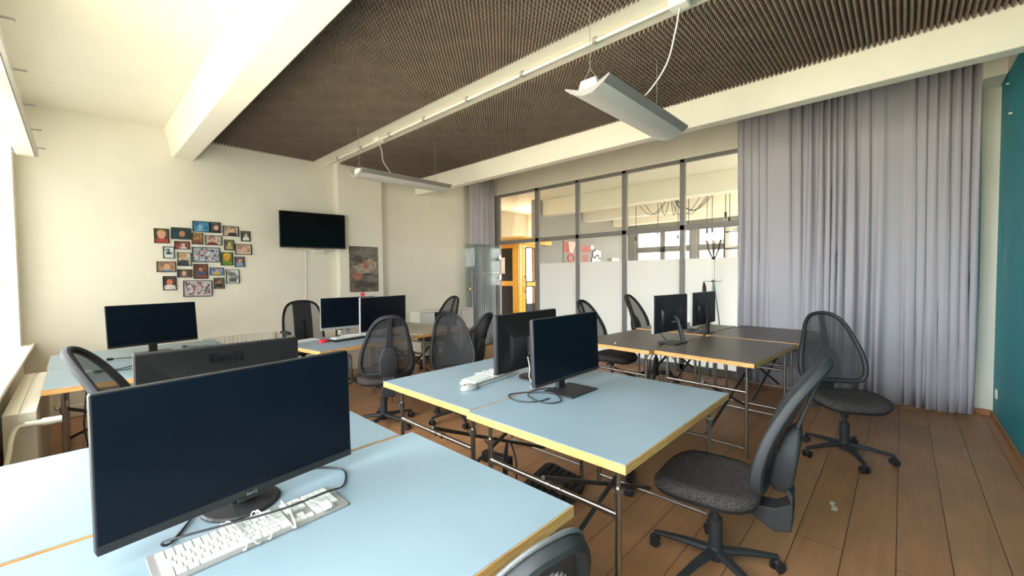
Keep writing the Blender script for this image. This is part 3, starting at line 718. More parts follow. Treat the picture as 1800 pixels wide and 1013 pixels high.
# ------------------------------------------------------------------ lamps and conduit
def lamp(x, y, label, cord_pts, wx):
    o = empty('pendant_lamp', (x, y, 2.47)); L = .585
    def arc(w, sag, z0, n=12): return [(-w+2*w*k/n, z0+sag*((2*k/n-1)**2)) for k in range(n+1)]
    lower = arc(.115, .040, -.012); up = [(yy, zz+.006) for yy, zz in lower[::-1]]
    b = MB(); prof = lower+up; b.loft([[(-L, p, z) for p, z in prof], [(L, p, z) for p, z in prof]]); b.build('louvre', LAMPG, o)
    b = MB()
    for s in (-1, 1):
        prof = [(s*.114, .027), (s*.155, .058), (s*.155, .066), (s*.112, .036)]
        b.loft([[(-L, p, z) for p, z in prof], [(L, p, z) for p, z in prof]])
    b.build('side_wing', LAMPD, o)
    b = MB(); prof = [(-.07, .03), (.07, .03), (.05, .085), (-.05, .085)]; b.loft([[(-L+.01, p, z) for p, z in prof], [(L-.01, p, z) for p, z in prof]]); b.build('housing', WHITEP, o, bevel=.004)
    for s in (-1, 1):
        e = MB(); pr = [(-.155, .058), (-.115, .026), (-.06, -.002), (0, -.013), (.06, -.002), (.115, .026), (.155, .058), (.15, .066), (.06, .03), (0, .02), (-.06, .03), (-.15, .066)]
        e.loft([[(s*L, p, z) for p, z in pr], [(s*(L+.006), p, z) for p, z in pr]]); e.build('end_cap', SILV, o)
    for s in wx:
        e = MB(); e.cyl((s, 0, .15), (s, 0, ZC-.068-2.47), .0022, n=6)
        e.tube([(s, -.06, .07), (s, 0, .15), (s, .06, .07)], .002, 6); e.build('wire', SILV, o)
    e = MB(); e.tube(crom([(a-x, b_-y, c-2.47) for a, b_, c in cord_pts], 8), .005, 8); e.build('cord', WCAB, o, smooth=True)
    tag(o, label, 'lamp', 'hanging office lamps'); return o
lamp(2.69, 1.37, 'long grey louvred lamp hanging over the pale desks, the bigger of two', [(2.52, .99, 2.977), (2.535, 1.02, 2.86), (2.60, 1.10, 2.72), (2.62, 1.22, 2.60), (2.64, 1.33, 2.55)], (-.55, .37))
lamp(2.68, 4.27, 'long grey louvred lamp hanging before the pilaster with the poster', [(2.52, 4.55, 2.977), (2.53, 4.50, 2.88), (2.50, 4.42, 2.74), (2.52, 4.33, 2.62), (2.54, 4.28, 2.55)], (-.55, .45))
c = empty('cable_conduit', (2.52, 0, 3.012))
b = MB(); b.cyl((0, YF+.02, 0), (0, YB-.02, 0), .012, n=10); b.build('pipe', WHITEP, c, smooth=True)
for y in (.99, 4.55):
    b = MB(); b.box(-.04, .04, y-.055, y+.055, -.03, .022); b.build('junction_box', WHITEP, c, bevel=.006)
b = MB()
for k in range(9): b.box(-.02, .02, .2+k*.68, .225+k*.68, -.016, .022)
b.build('clip', SILV, c)
tag(c, 'white cable conduit running along the shallow ceiling band between foam fields', 'conduit')
# cable duct with a lighting track and hooks along the window wall
c = empty('duct_track', (-.28, 0, 2.56))
b = MB(); b.box(-.065, .05, .2, 5.88, -.025, .0); b.build('board', WHITEP, c, bevel=.005)
b = MB(); b.box(.052, .07, .2, 5.88, -.02, .03); b.box(.03, .07, .2, 5.88, .03, .036); b.build('rail', STEEL, c)
for k in range(7):
    y = 1.6+k*.68; b = MB(); b.tube([(.07, y, .02), (.12, y, .025), (.12, y+.03, .03)], .006, 6); b.build('hook', STEEL, c)
for y in (1.4, 3.65, 5.83):
    b = MB(); b.tube([(-.065, y, -.01), (-.087, y, -.01)], .012, 8); b.build('bracket', STEEL, c)
tag(c, 'white cable duct with a metal lighting track fixed above the windows', 'curtain track')

# ------------------------------------------------------------------ curtains
def curtain(pts, z0, z1, amp, folds, seed, label, nm='curtain'):
    rd = random.Random(seed)
    P = [Vector((*p, 0)) for p in pts]; seg = [(P[i+1]-P[i]).length for i in range(len(P)-1)]; L = sum(seg)
    n = folds*10; cols = []
    ph = 0; fr = []
    for k in range(n+1):
        fr.append(ph); ph += (2*PI*folds/n)*(1+.55*math.sin(k*.071+seed)+.35*math.sin(k*.19+2*seed))
    for k in range(n+1):
        d = L*k/n; i = 0
        while i < len(seg)-1 and d > seg[i]: d -= seg[i]; i += 1
        t = (P[i+1]-P[i]).normalized(); nn = Vector((-t.y, t.x, 0)); p = P[i]+t*d
        col = []
        for j in range(13):
            z = z0+(z1-z0)*j/12; h = j/12
            a = amp*(.75+.5*math.sin(k*.05+j*.25+seed))*(1.0-.35*h)
            dx = a*math.sin(fr[k]+.35*math.sin(j*.4+k*.02))+.3*a*math.sin(2.3*fr[k]+1)
            col.append(p+nn*dx+t*(.012*math.sin(fr[k]*1.0+j*.3))+Vector((0, 0, z+(.012*math.sin(k*.09+seed) if j == 0 else 0))))
        cols.append(col)
    b = MB(); b.loft(cols, cap=False, closed=False)
    o = b.build(nm, CURT, smooth=True, ang=180)
    md = o.modifiers.new('thick', 'SOLIDIFY'); md.thickness = .002
    tag(o, label, 'curtain', 'grey curtains of the glazed partition'); return o
curtain([(5.77, 1.53), (5.78, .5), (5.80, -.51)], .03, 3.42, .052, 20, 1.3, 'wide grey floor-length curtain hiding the glass beside the teal wall')
curtain([(5.16, 5.975), (5.45, 5.985), (5.83, 6.0)], .02, 3.38, .032, 10, 2.1, 'narrow grey curtain gathered behind the open glass door')

# ------------------------------------------------------------------ wall things
def photo_frame(i, x, z, w, h, spec, label):
    o = empty('photo_frame', (x, YB, z)); d = .016
    o.rotation_euler = (0, R(((i*37) % 5-2)*.35), 0)
    t = .007; b = MB()
    b.box(-w/2, w/2, -d, -.001, h/2-t, h/2); b.box(-w/2, w/2, -d, -.001, -h/2, -h/2+t); b.box(-w/2, -w/2+t, -d, -.001, -h/2+t, h/2-t); b.box(w/2-t, w/2, -d, -.001, -h/2+t, h/2-t)
    b.build('frame', BLK, o)
    p = MB(); cols = []; W, H = w-2*t, h-2*t
    def c(rgb): cols.append(mat('print_%d_%d' % (i, len(cols)), rgb, .5, noise=.12, nscale=30)); p.mi = len(cols)-1
    def rect(x0, x1, z0, z1, y): p.poly([(x0*W, y, z0*H), (x1*W, y, z0*H), (x1*W, y, z1*H), (x0*W, y, z1*H)])
    def ell(cx, cz, rx, rz, y, k=18): p.poly([(cx*W+rx*min(W, H)*math.cos(2*PI*j/k), y, cz*H+rz*min(W, H)*math.sin(2*PI*j/k)) for j in range(k)])
    kind = spec[0]
    if kind == 'grid':
        c(spec[1]); rect(-.5, .5, -.5, .5, -.006)
        rg = random.Random(i)
        for cc in spec[2]:
            c(cc)
            for _ in range(spec[3]):
                x0, z0 = rg.uniform(-.48, .42), rg.uniform(-.48, .40); ell(x0+.03, z0+.04, rg.uniform(.03, .075), rg.uniform(.03, .085), -.0065-.0003*len(cols), 9)
        c((.55, .25, .2)); ell(-.07, .22, .09, .16, -.0095) if i == 13 else None
    else:
        bg, skin, hair, shirt = spec[1:5]; fx, fz, s = spec[5:8] if len(spec) > 5 else (0, .08, .27)
        if kind == 'mat':
            c((.8, .79, .75)); rect(-.5, .5, -.5, .5, -.0055); c(bg); rect(-.32, .32, -.38, .38, -.006)
        else: c(bg); rect(-.5, .5, -.5, .5, -.006)
        c(tuple(v*.6 for v in bg)); ell(-.25, .25, .2, .22, -.0063); ell(.33, -.05, .16, .25, -.0063)
        c(shirt)
        p.poly([(fx*W+min(W, H)*u, -.0066, max(-.495*H, fz*H+min(W, H)*v)) for u, v in ((-s*1.7, -s*3), (-s*1.45, -s*1.35), (-s*.5, -s*.9), (s*.5, -s*.9), (s*1.45, -s*1.35), (s*1.7, -s*3))]) if kind != 'face' else rect(-.5, .5, -.5, -.38, -.0066)
        c(hair); ell(fx, fz+s*.28*H/max(W, H), s*.95, s*1.08, -.0069)
        c(skin); ell(fx, fz-.02, s*.78, s*.98, -.0072)
        if kind == 'two': ell(fx-.24, fz-.06, s*.7, s*.85, -.0074)
        c(tuple(v*.35 for v in skin))
        for sx in (-1, 1): ell(fx+sx*s*.30*min(W, H)/W, fz+.04, s*.10, s*.07, -.0078, 8)
        ell(fx, fz-s*.5*min(W, H)/H-.01, s*.24, s*.06, -.0078, 10)
    p.build('print', cols, o)
    tag(o, label, 'photo frame', 'black framed photographs on the wall'); return o
SK = (.62, .33, .2); SK2 = (.45, .2, .1); SK3 = (.68, .42, .3)
FR = [(.674, 1.873, .129, .163), (.85, 1.911, .184, .133), (1.04, 2.005, .165, .126), (1.179, 2.005, .106, .128), (1.337, 1.971, .168, .123), (1.495, 1.919, .102, .13), (.853, 1.775, .139, .094), (1.0, 1.861, .105, .136), (1.158, 1.849, .168, .117), (1.315, 1.798, .103, .131), (1.467, 1.749, .181, .133), (.732, 1.688, .102, .134), (.871, 1.615, .129, .158), (1.081, 1.672, .272, .179), (1.288, 1.628, .124, .161), (1.421, 1.592, .107, .13), (.707, 1.525, .17, .119), (.869, 1.45, .136, .094), (1.021, 1.472, .14, .175), (1.181, 1.471, .142, .095), (1.343, 1.409, .141, .173), (.73, 1.339, .12, .161), (.99, 1.27, .278, .19), (1.198, 1.328, .105, .134)]
SP = [
 (('p', (.12, .06, .05), SK, (.5, .3, .12), (.38, .04, .03), 0, .08, .36), 'portrait of a smiling child in red'),
 (('p', (.02, .05, .07), SK2, (.03, .02, .02), (.03, .06, .07), .05, 0, .3), 'wide dark print of a child against deep green'),
 (('p', (.06, .24, .45), (.25, .45, .6), (.1, .2, .4), (.12, .4, .65), -.05, .0, .25), 'wide print in bright blue tones on top of the cluster'),
 (('p', (.12, .09, .09), SK3, (.08, .05, .04), (.05, .04, .04), .1, 0, .33), 'small upright dark print beside the blue one'),
 (('two', (.55, .42, .32), SK3, (.1, .07, .05), (.03, .03, .04), .12, .12, .27), 'wide print of two people with heads together'),
 (('p', (.12, .16, .1), SK3, (.04, .04, .03), (.7, .72, .7), .05, .12, .25), 'small upright print of a person in white, at the edge of the cluster'),
 (('p', (.3, .08, .07), SK3, (.04, .03, .04), (.65, .55, .55), .1, .05, .28), 'small wide print of someone in red and white'),
 (('p', (.42, .25, .05), SK2, (.12, .05, .02), (.2, .08, .03), 0, .1, .28), 'small upright print in golden brown'),
 (('p', (.55, .48, .42), SK, (.06, .04, .03), (.25, .04, .05), -.08, .1, .3), 'wide print of a person in maroon beside a white pet'),
 (('p', (.22, .2, .07), SK3, (.3, .22, .08), (.45, .36, .18), .05, .1, .22), 'small upright print in olive green'),
 (('p', (.62, .45, .36), SK3, (.4, .22, .12), (.66, .48, .4), .05, 0, .34), 'wide print of a pale baby'),
 (('p', (.66, .70, .70), (.15, .17, .2), (.04, .05, .07), (.03, .05, .08), 0, .18, .16), 'small upright print of a dark figure on snow'),
 (('p', (.62, .58, .45), SK, (.5, .25, .05), (.04, .04, .05), -.05, .15, .27), 'upright print of a blond person in black'),
 (('grid', (.35, .42, .5), [(.10, .2, .36), (.62, .65, .68), (.35, .06, .06), (.08, .09, .1), (.55, .35, .3)], 16), 'large wide print of a crowd in blue and white'),
 (('p', (.2, .25, .03), (.7, .3, .04), (.66, .45, .04), (.14, .25, .04), 0, .1, .36), 'upright print in yellow and green, a face in petals'),
 (('p', (.2, .16, .18), SK, (.12, .1, .12), (.2, .35, .5), .05, .15, .27), 'small upright print of a child in pale blue'),
 (('p', (.42, .26, .16), SK, (.32, .14, .07), (.12, .22, .42), .03, 0, .36), 'wide print of a child peeking over blue cloth'),
 (('p', (.12, .08, .06), SK3, (.3, .18, .1), (.25, .18, .14), -.05, .02, .32), 'small wide brown print of a pale face'),
 (('p', (.2, .07, .04), SK2, (.05, .03, .02), (.05, .09, .16), .0, .18, .2), 'upright print of a child in dark blue on a brown chair'),
 (('p', (.22, .35, .6), SK, (.3, .2, .1), (.68, .38, .05), 0, .15, .25), 'small wide print of a child in yellow on blue'),
 (('mat', (.4, .42, .42), (.25, .26, .26), (.04, .05, .05), (.12, .13, .13), 0, .05, .2), 'upright black and white print in a broad white mount'),
 (('p', (.08, .06, .07), (.62, .2, .1), (.06, .03, .02), (.7, .62, .6), 0, .1, .33), 'upright portrait of a child in white on dark ground'),
 (('grid', (.55, .5, .5), [(.42, .05, .06), (.6, .6, .62), (.08, .08, .12), (.5, .2, .18), (.16, .17, .26)], 20), 'large wide print of a crowd in red and white, lowest of the cluster'),
 (('p', (.25, .18, .1), SK2, (.02, .02, .02), (.03, .025, .02), 0, .15, .25), 'small upright print of a person in black, low in the cluster')]
for i, ((x, z, w, h), (sp, lb)) in enumerate(zip(FR, SP)): photo_frame(i, x, z, w, h, sp, 'black framed '+lb)
# television on its bracket
tv = empty('television', (2.275, 5.925, 2.034), R(-7.8))
b = MB(); b.box(-.418, .418, -.02, .022, -.242, .242); b.build('housing', BLK, tv, bevel=.004)
b = MB(); b.box(-.410, .410, -.0225, -.0195, -.226, .234); b.build('screen', TVSCR, tv)
b = MB(); b.box(-.15, .05, .022, .05, -.12, .12); b.box(-.12, -.02, .05, .105, -.05, .05); b.build('wall_bracket', DSTEEL, tv)
tag(tv, 'black flat television mounted high between the photographs and the poster', 'television')
b = MB(); b.box(0, .16, -.05, -.001, 0, .05); b.box(.05, .06, -.055, -.05, .02, .03); o = b.build('socket_strip', WHITEP, loc=(2.30, YB, 1.735), bevel=.006); tag(o, 'white socket strip on the wall just below the television', 'socket')
o = cable([(2.22, YB-.008, 1.77), (2.215, YB-.008, 1.4), (2.205, YB-.008, .9), (2.20, YB-.008, .4), (2.20, YB-.008, .13)], .006, WCAB, 'white cable running down the wall under the television', name='wall_cable')
# poster: plain stand-in print
po = MB(); po.box(2.777, 3.241, YB-.145, YB-.142, 1.158, 1.846)
rg = random.Random(5); pm = [POSTER, mat('print_tan', (.34, .27, .2), .45, noise=.35, nscale=25), mat('print_rust', (.38, .13, .09), .45, noise=.3, nscale=25), mat('print_umber', (.07, .055, .045), .45, noise=.3, nscale=25), mat('print_grey', (.17, .15, .12), .45, noise=.3, nscale=20)]
def blob(cx, cz, rx, rz, mi, y, ph):
    po.mi = mi; po.poly([(2.777+.464*(cx+rx*(1+.25*math.sin(3*a+ph)+.12*math.sin(7*a))*math.cos(a)), y, 1.158+.688*(cz+rz*(1+.25*math.sin(2*a+ph)+.1*math.sin(5*a))*math.sin(a))) for a in [2*PI*j/28 for j in range(28)]])
for k, (cx, cz, rx, rz, mi, ph) in enumerate([(.5, .84, .36, .1, 4, 0), (.45, .50, .34, .14, 1, 1), (.72, .62, .20, .12, 1, 2.5), (.25, .34, .16, .09, 2, .5), (.55, .60, .08, .10, 2, 3), (.5, .16, .38, .08, 3, 1.5), (.75, .27, .17, .08, 4, 2), (.3, .72, .18, .06, 3, 4), (.6, .38, .2, .04, 3, 1)]):
    blob(cx, cz, rx, rz, mi, YB-.1455-.0002*k, ph)
po = po.build('art_poster', pm); tag(po, 'dark brown poster pasted on the white pilaster beside the television', 'poster')
# socket and screw on the teal wall
s = empty('wall_socket', (5.77, YF, .265)); b = MB(); b.box(-.042, .042, .001, .012, -.042, .042); b.build('plate', WHITEP, s, bevel=.004)
b = MB(); b.cyl((0, .012, 0), (0, .0135, 0), .022, n=18); b.build('insert', PAPER, s); tag(s, 'white socket low on the teal wall near the curtain', 'socket')
for x, z, lb in ((5.62, 3.02, 'small white wall hook on the teal wall just under its top edge'), (5.45, 2.72, 'small white screw cap on the teal wall below the hook')):
    b = MB(); b.cyl((x, YF+.001, z), (x, YF+.02, z), .008, n=10); o = b.build('wall_hook', WHITEP); tag(o, lb, 'hook')

# radiators
def radiator(loc, rz, L, z0, z1, d, label, sides=True):
    r = empty('radiator', loc, rz)
    b = MB(); n = max(4, int(L/.045)); pts = []
    for k in range(n):
        x0 = k*L/n; p = L/n
        pts += [(x0, 0), (x0+p*.2, -.008), (x0+p*.8, -.008)]
    pts.append((L, 0))
    b.loft([[(x, y-.0, z0+.02) for x, y in pts]+[(L, .012, z0+.02), (0, .012, z0+.02)], [(x, y, z1-.012) for x, y in pts]+[(L, .012, z1-.012), (0, .012, z1-.012)]])
    b.build('front_panel', RADW, r)
    b = MB(); b.box(0, L, d-.012, d, z0+.02, z1-.012); b.build('rear_panel', RADW, r)
    for xs in (0, L):
        b = MB(); b.box(xs-.004, xs+.004, -.008, d, z0, z1); b.build('side_cover', RADW, r, bevel=.003)
    b = MB()
    for y0 in (-.008, .012+(d-.02)*.5): b.box(0, L, y0, y0+(d-.02)*.42+.008, z1-.012, z1)
    b.box(0, L, d-.010, d, z1-.012, z1); b.box(.004, L-.004, 0, d-.012, z1-.016, z1-.0125)
    b.build('top_grille', RADW, r, bevel=.002)
    tag(r, label, 'radiator', 'panel radiators'); return r
w = radiator((-.185, 3.52, 0), R(90), 1.42, .10, .66, .115, 'cream panel radiator below the window sill')
b = MB(); b.cyl((-.05, .03, .60), (-.02, .03, .60), .014); b.cyl((-.045, .03, .60), (-.045, -.03, .60), .017); b.tube(crom([(-.045, .03, .60), (-.05, .06, .59), (-.12, .075, .56), (-.35, .075, .50), (-.6, .08, .5)], 5), .010, 8)
b.build('supply_pipe', RADW, w, smooth=True)
b = MB(); b.cyl((-.045, -.03, .60), (-.045, -.105, .60), .023, .021, n=18); b.build('thermostat_knob', RADW, w, smooth=True)
radiator((1.0, YB-.06, 0), 0, .78, .14, .675, .05, 'cream ribbed radiator low on the wall under the photographs')

# white sideboard with open compartments
sb = empty('sideboard', (3.86, 5.74, 0)); Ls = 1.16
b = MB(); b.box(0, Ls, 0, .30, .775, .80); b.box(0, Ls, 0, .30, .06, .085); b.box(0, .022, 0, .30, .085, .775); b.box(Ls-.022, Ls, 0, .30, .085, .775); b.box(.022, Ls-.022, .288, .30, .085, .775); b.build('carcass', WHITEP, sb, bevel=.002)
for k in range(1, 4):
    b = MB(); b.box(Ls*k/4-.009, Ls*k/4+.009, .005, .288, .085, .775); b.build('divider', WHITEP, sb)
b = MB(); b.box(.022, Ls-.022, .005, .288, .425, .443); b.build('shelf', WHITEP, sb)
for x0 in (.03, Ls/4*2+.012, Ls/4*3+.012):
    b = MB(); b.box(x0, x0+.262, .0, .02, .45, .77); b.build('flap_door', PAPER, sb, bevel=.003)
for x in (.05, Ls-.05):
    for y in (.04, .26): b = MB(); b.cyl((x, y, 0), (x, y, .06), .02); b.build('foot', WHITEP, sb)
b = MB(); b.box(.302, .548, .06, .28, .444, .71); b.build('storage_box', BLK, sb)
tag(sb, 'low white sideboard with one dark compartment against the wall', 'sideboard')

# coat rack in front of the frosted glass
cr = empty('coat_rack', (5.72, 1.79, 0))
b = MB(); b.cyl((0, 0, .95), (0, 0, 1.62), .012, n=10); b.cyl((.025, .01, 1.2), (.025, .01, 1.62), .008, n=8); b.lathe([(.03, 1.28), (.035, 1.29), (.03, 1.30)], 12); b.build('pole', CHROME, cr, smooth=True)
for k in range(3):
    a = 2*PI*k/3+.9; q = MB(); q.tube([(0, 0, 1.34), (.07*math.cos(a), .07*math.sin(a), .75), (.155*math.cos(a), .155*math.sin(a), 0.01)], .009, 8); q.build('leg', CHROME, cr, smooth=True)
for k in range(6):
    a = 2*PI*k/6+.2; q = MB(); q.tube(crom([(0, 0, 1.56), (.035*math.cos(a), .035*math.sin(a), 1.63), (.075*math.cos(a), .075*math.sin(a), 1.72), (.085*math.cos(a), .085*math.sin(a), 1.79), (.105*math.cos(a), .105*math.sin(a), 1.82)], 4), .008, 6); q.build('upper_hook', DSTEEL, cr, smooth=True)
for k in range(4):
    a = 2*PI*k/4+.4; q = MB(); q.tube([(0, 0, 1.29), (.085*math.cos(a), .085*math.sin(a), 1.285), (.10*math.cos(a), .10*math.sin(a), 1.31)], .006, 6); q.build('lower_hook', SILV, cr, smooth=True)
tag(cr, 'chrome coat rack with branching hooks in front of the frosted glass', 'coat rack')
um = MB(); um.tube([(5.69, 1.90, 1.285), (5.69, 1.895, 1.22), (5.70, 1.89, 1.0), (5.70, 1.89, .72), (5.70, 1.89, .60)], [.006, .022, .034, .030, .012], 10)
o = um.build('folded_umbrella', BLK, smooth=True); tag(o, 'long black folded umbrella hanging on the coat rack', 'umbrella')

# ------------------------------------------------------------------ under the desks
ft = empty('footrest', (2.05, 1.60, 0), R(12))
b = MB(); b.X = Matrix.Rotation(R(14), 4, 'X'); b.loft([[(x, y, .05) for x, y in rrect(.40, .30, .06, 5)], [(x, y, .075) for x, y in rrect(.40, .30, .06, 5)]]); b.build('tread_plate', BLK, ft, bevel=.006)
b = MB(); b.X = Matrix.Rotation(R(14), 4, 'X')
for i in range(10):
    for j in range(6):
        if j in (2, 3) and 3 < i < 6: continue
        b.lathe([(.012, .075), (.011, .082), (.007, .085)], 8, (-.16+i*.0355, -.10+j*.04, 0))
b.build('rubber_stud_pattern', DKG, ft)
b = MB()
for s in (-1, 1): b.box(s*.16-.02, s*.16+.02, -.12, .12, .0, .045)
b.build('stand', BLK, ft, bevel=.004)
tag(ft, 'black studded footrest on the floor beneath the pale desks', 'footrest')
def power_strip(x, y, z, rz, label, m=BLK, n=5):
    p = empty('power_strip', (x, y, z), rz); b = MB(); b.box(-.03*n, .03*n, -.028, .028, 0, .045); b.build('housing', m, p, bevel=.006)
    b = MB(); b.box(.03*n-.03, .03*n-.01, -.01, .01, .045, .05); b.build('switch', RED, p)
    b = MB()
    for k in range(n-1): b.cyl((-.03*n+.035+.055*k, 0, .045), (-.03*n+.035+.055*k, 0, .046), .019, n=12)
    b.build('socket_pattern', DKG, p); tag(p, label, 'power strip', 'power strips'); return p
power_strip(2.50, 1.30, 0, R(25), 'black power strip on the floor under the end of the pale desk', n=6)
power_strip(3.56, 2.02, 0, R(70), 'grey power strip on the floor below the brown desks', DKG)
pb = power_strip(1.52, 1.58, .40, R(10), 'black power strip with a red switch hanging between the legs of the pale desks', n=3); pb.rotation_euler = (R(90), 0, R(100))
rnd = random.Random(11)
def tangle(cx, cy, n, rad, label, grp, zmax=.02):
    for i in range(n):
        pts = []; a0 = rnd.uniform(0, 6); 
        for k in range(7):
            a = a0+k*rnd.uniform(.6, 1.2); r_ = rad*rnd.uniform(.5, 1.0)
            pts.append((cx+r_*math.cos(a), cy+r_*math.sin(a), .006+.0095*i))
        cable(pts, .004, BCAB, label, group=grp)
tangle(4.15, 1.70, 4, .30, 'black cable curled on the floor under the brown desks', 'floor cables under the brown desks')
tangle(3.75, 1.62, 3, .18, 'thin black cable on the floor by the grey power strip', 'floor cables by the grey power strip')
tangle(.22, 4.25, 4, .22, 'black cable on the floor under the desks by the radiator', 'floor cables by the radiator')
cable([(-.02, 3.98, .01), (.02, 3.92, .10), (.06, 3.95, .22), (.10, 4.05, .18), (.05, 4.1, .05), (-.02, 4.15, .008)], .006, OCAB, 'orange red cable loop beside the radiator')
def hang(x, y, n, label, grp, sp=.06, z1=.66, z0=.05):
    for i in range(n):
        dx, dy = rnd.uniform(-sp, sp), rnd.uniform(-sp, sp)
        pts = [(x+dx*.3, y+dy*.3, z1)]
        for k in range(1, 6): pts.append((x+dx*(.5+rnd.random()), y+dy*(.5+rnd.random()), z1-(z1-z0)*k/5))
        cable(pts, .0045, BCAB, label, group=grp)
hang(1.46, 1.42, 5, 'black cable hanging from the frame under the pale desks', 'cables hanging under the pale desks', .05, .56, .03)
hang(3.9, 1.72, 7, 'black cable hanging under the brown desks', 'cables hanging under the brown desks', .16)
hang(.03, 3.93, 5, 'black cable hanging along the desk leg by the radiator', 'cables hanging by the radiator', .06)
hang(2.3, 3.98, 3, 'black cable hanging under the slate desk', 'cables hanging under the slate desk', .12)
b = MB(); b.add([(3.0, .262, .0015), (3.03, .252, .0015), (3.06, .262, .0015), (3.075, .278, .0015), (3.10, .27, .0015), (3.125, .282, .0015), (3.118, .298, .0015), (3.08, .296, .0015), (3.05, .282, .0015), (3.01, .284, .0015)], [tuple(range(10))])
o = b.build('tape_scrap', mat('old_tape', (.55, .49, .38), .6)); tag(o, 'pale scrap of old tape stuck to the floorboards', 'tape')

# ------------------------------------------------------------------ room beyond: yellow cabin, mural, spider lamp
cb = empty('tram_cabin', (6.565, 6.0, 0))
b = MB(); b.cyl((.06, .06, 0), (.06, .06, 2.1), .075, n=16); b.build('corner_post', YELLOW, cb, smooth=True)
def pane_frame(bm, axis, a0, a1, holes, zt=2.1, th=.04):
    zs = sorted({0, zt} | {z for h in holes for z in h}); 
    for h in range(len(zs)-1):
        z0, z1 = zs[h], zs[h+1]
        if any(z0 >= q[0]-1e-6 and z1 <= q[1]+1e-6 for q in holes):
            segs = [(a0, a0+.10), (a1-.10, a1)]
        else: segs = [(a0, a1)]
        for s0, s1 in segs:
            if axis == 'y': bm.box(0, th, s0, s1, z0, z1)
            else: bm.box(s0, s1, 0, th, z0, z1)
b = MB(); pane_frame(b, 'y', .10, 1.0, [(.50, 1.15), (1.26, 1.98)]); b.build('side_panel', YELLOW, cb, bevel=.01)
for z0, z1 in ((.50, 1.15), (1.26, 1.98)):
    b = MB(); b.box(.012, .03, .18, .92, z0, z1); b.build('side_window', TVSCR, cb, bevel=.004)
b = MB(); pane_frame(b, 'x', .12, .62, [(.30, 1.12), (1.25, 1.98)]); b.build('door_leaf', YELLOW, cb, bevel=.01)
for z0, z1 in ((.50, 1.12), (1.25, 1.98)):
    b = MB(); ol = rrect(.31, z1-z0+.02, .04, 4, .37, (z0+z1)/2); b.tube([(px, -.004, pz) for px, pz in ol], .012, 6, closed=True); b.build('window_gasket', BLK, cb, smooth=True)
b = MB(); b.box(.22, .53, .02, .03, .3, .75); b.build('door_kick_panel', BLK, cb)
b = MB(); b.tube([(.17, -.01, 1.02), (.17, -.05, 1.04), (.17, -.05, 1.34), (.17, -.01, 1.36)], .012, 8); b.build('grab_handle', BLK, cb, smooth=True)
b = MB(); b.loft([[(x, y, z) for x, y in rrect(1.1*s, 1.5*s, .15, 5, .50, .68)] for z, s in ((2.06, 1.06), (2.14, 1.08), (2.20, 1.04), (2.24, .9))]); b.build('roof', YELLOW, cb, smooth=True)
b = MB(); b.box(-.004, .0, .42, .62, 1.42, 1.78); b.build('notice_sheet', PAPER, cb)
tag(cb, 'yellow tram cabin with rounded windows standing behind the glass door', 'cabin')
mu = empty('wall_mural', (8.75, 6.0, 0))
b = MB(); b.box(-.60, .60, -.02, -.001, 1.45, 2.22); b.build('board', GREYW, mu)
b = MB()
for k in range(7): b.box(-.58+k*.055, -.55+k*.055, -.026, -.021, 1.93, 2.2-.02*(k % 3))
for k in range(5): b.box(.16+k*.085, .21+k*.085, -.026, -.021, 1.95+.03*(k % 2), 2.15-.05*(k % 2))
b.tube([(-.30+.13*math.cos(2*PI*j/20), -.024, 1.80+.09*math.sin(2*PI*j/20)) for j in range(20)], .02, 6, closed=True)
b.tube([(.02+.10*math.cos(2*PI*j/20), -.024, 1.80+.09*math.sin(2*PI*j/20)) for j in range(20)], .018, 6, closed=True)
for k in range(3): b.box(.22+k*.1, .27+k*.1, -.026, -.021, 1.70, 1.90)
b.build('red_lettering', REDP, mu)
b = MB(); b.poly([(-.42, -.03, 2.2), (-.05, -.03, 2.2), (-.24, -.03, 1.93), (-.36, -.03, 1.93)]); b.box(.0, .08, -.03, -.021, 1.93, 2.12); b.build('pale_stroke', PINKP, mu)
tag(mu, 'red and pink lettering mural on the grey wall beyond the glass', 'mural')
for i, (x, z, w_, h_) in enumerate([(9.42, 2.10, .13, .11), (9.52, 1.93, .10, .12), (9.66, 1.98, .16, .12), (9.80, 1.93, .10, .18), (9.66, 1.80, .12, .12), (9.50, 1.72, .18, .18), (9.78, 1.70, .09, .18)]):
    f = empty('small_frame', (x, 6.0, z)); b = MB(); b.box(-w_/2-.012, w_/2+.012, -.02, -.001, -h_/2-.012, h_/2+.012); b.build('frame', BLK, f)
    b = MB(); b.box(-w_/2, w_/2, -.023, -.0205, -h_/2, h_/2); b.build('print', PAPER, f); tag(f, 'small black framed white print on the grey wall beyond the glass', 'photo frame', 'small frames beside the mural')
b = MB(); b.box(10.3, 10.72, 5.90, 5.998, 1.60, 1.84); o = b.build('wall_box', mat('pale_box', (.42, .42, .38), .6), bevel=.006); tag(o, 'pale grey box on the grey wall beyond the glass near the window', 'box')
sl = empty('spider_lamp', (8.4, 3.47, 0))
b = MB()
for k in range(3): b.lathe([(.045, ZC-.002), (.045, ZC-.06), (.03, ZC-.07)], 14, (.0, -.11+.11*k, 0))
b.build('canopy', BLK, sl)
ends = [((-.75, .55), 2.15), ((-.70, .40), 2.05), ((-.25, .15), 2.2), ((.15, -.1), 2.1), ((.05, -.35), 2.25), ((-.1, -.75), 2.15), ((.35, -.7), 2.2), ((-.7, -1.25), 2.35), ((-.72, -1.32), 2.25)]
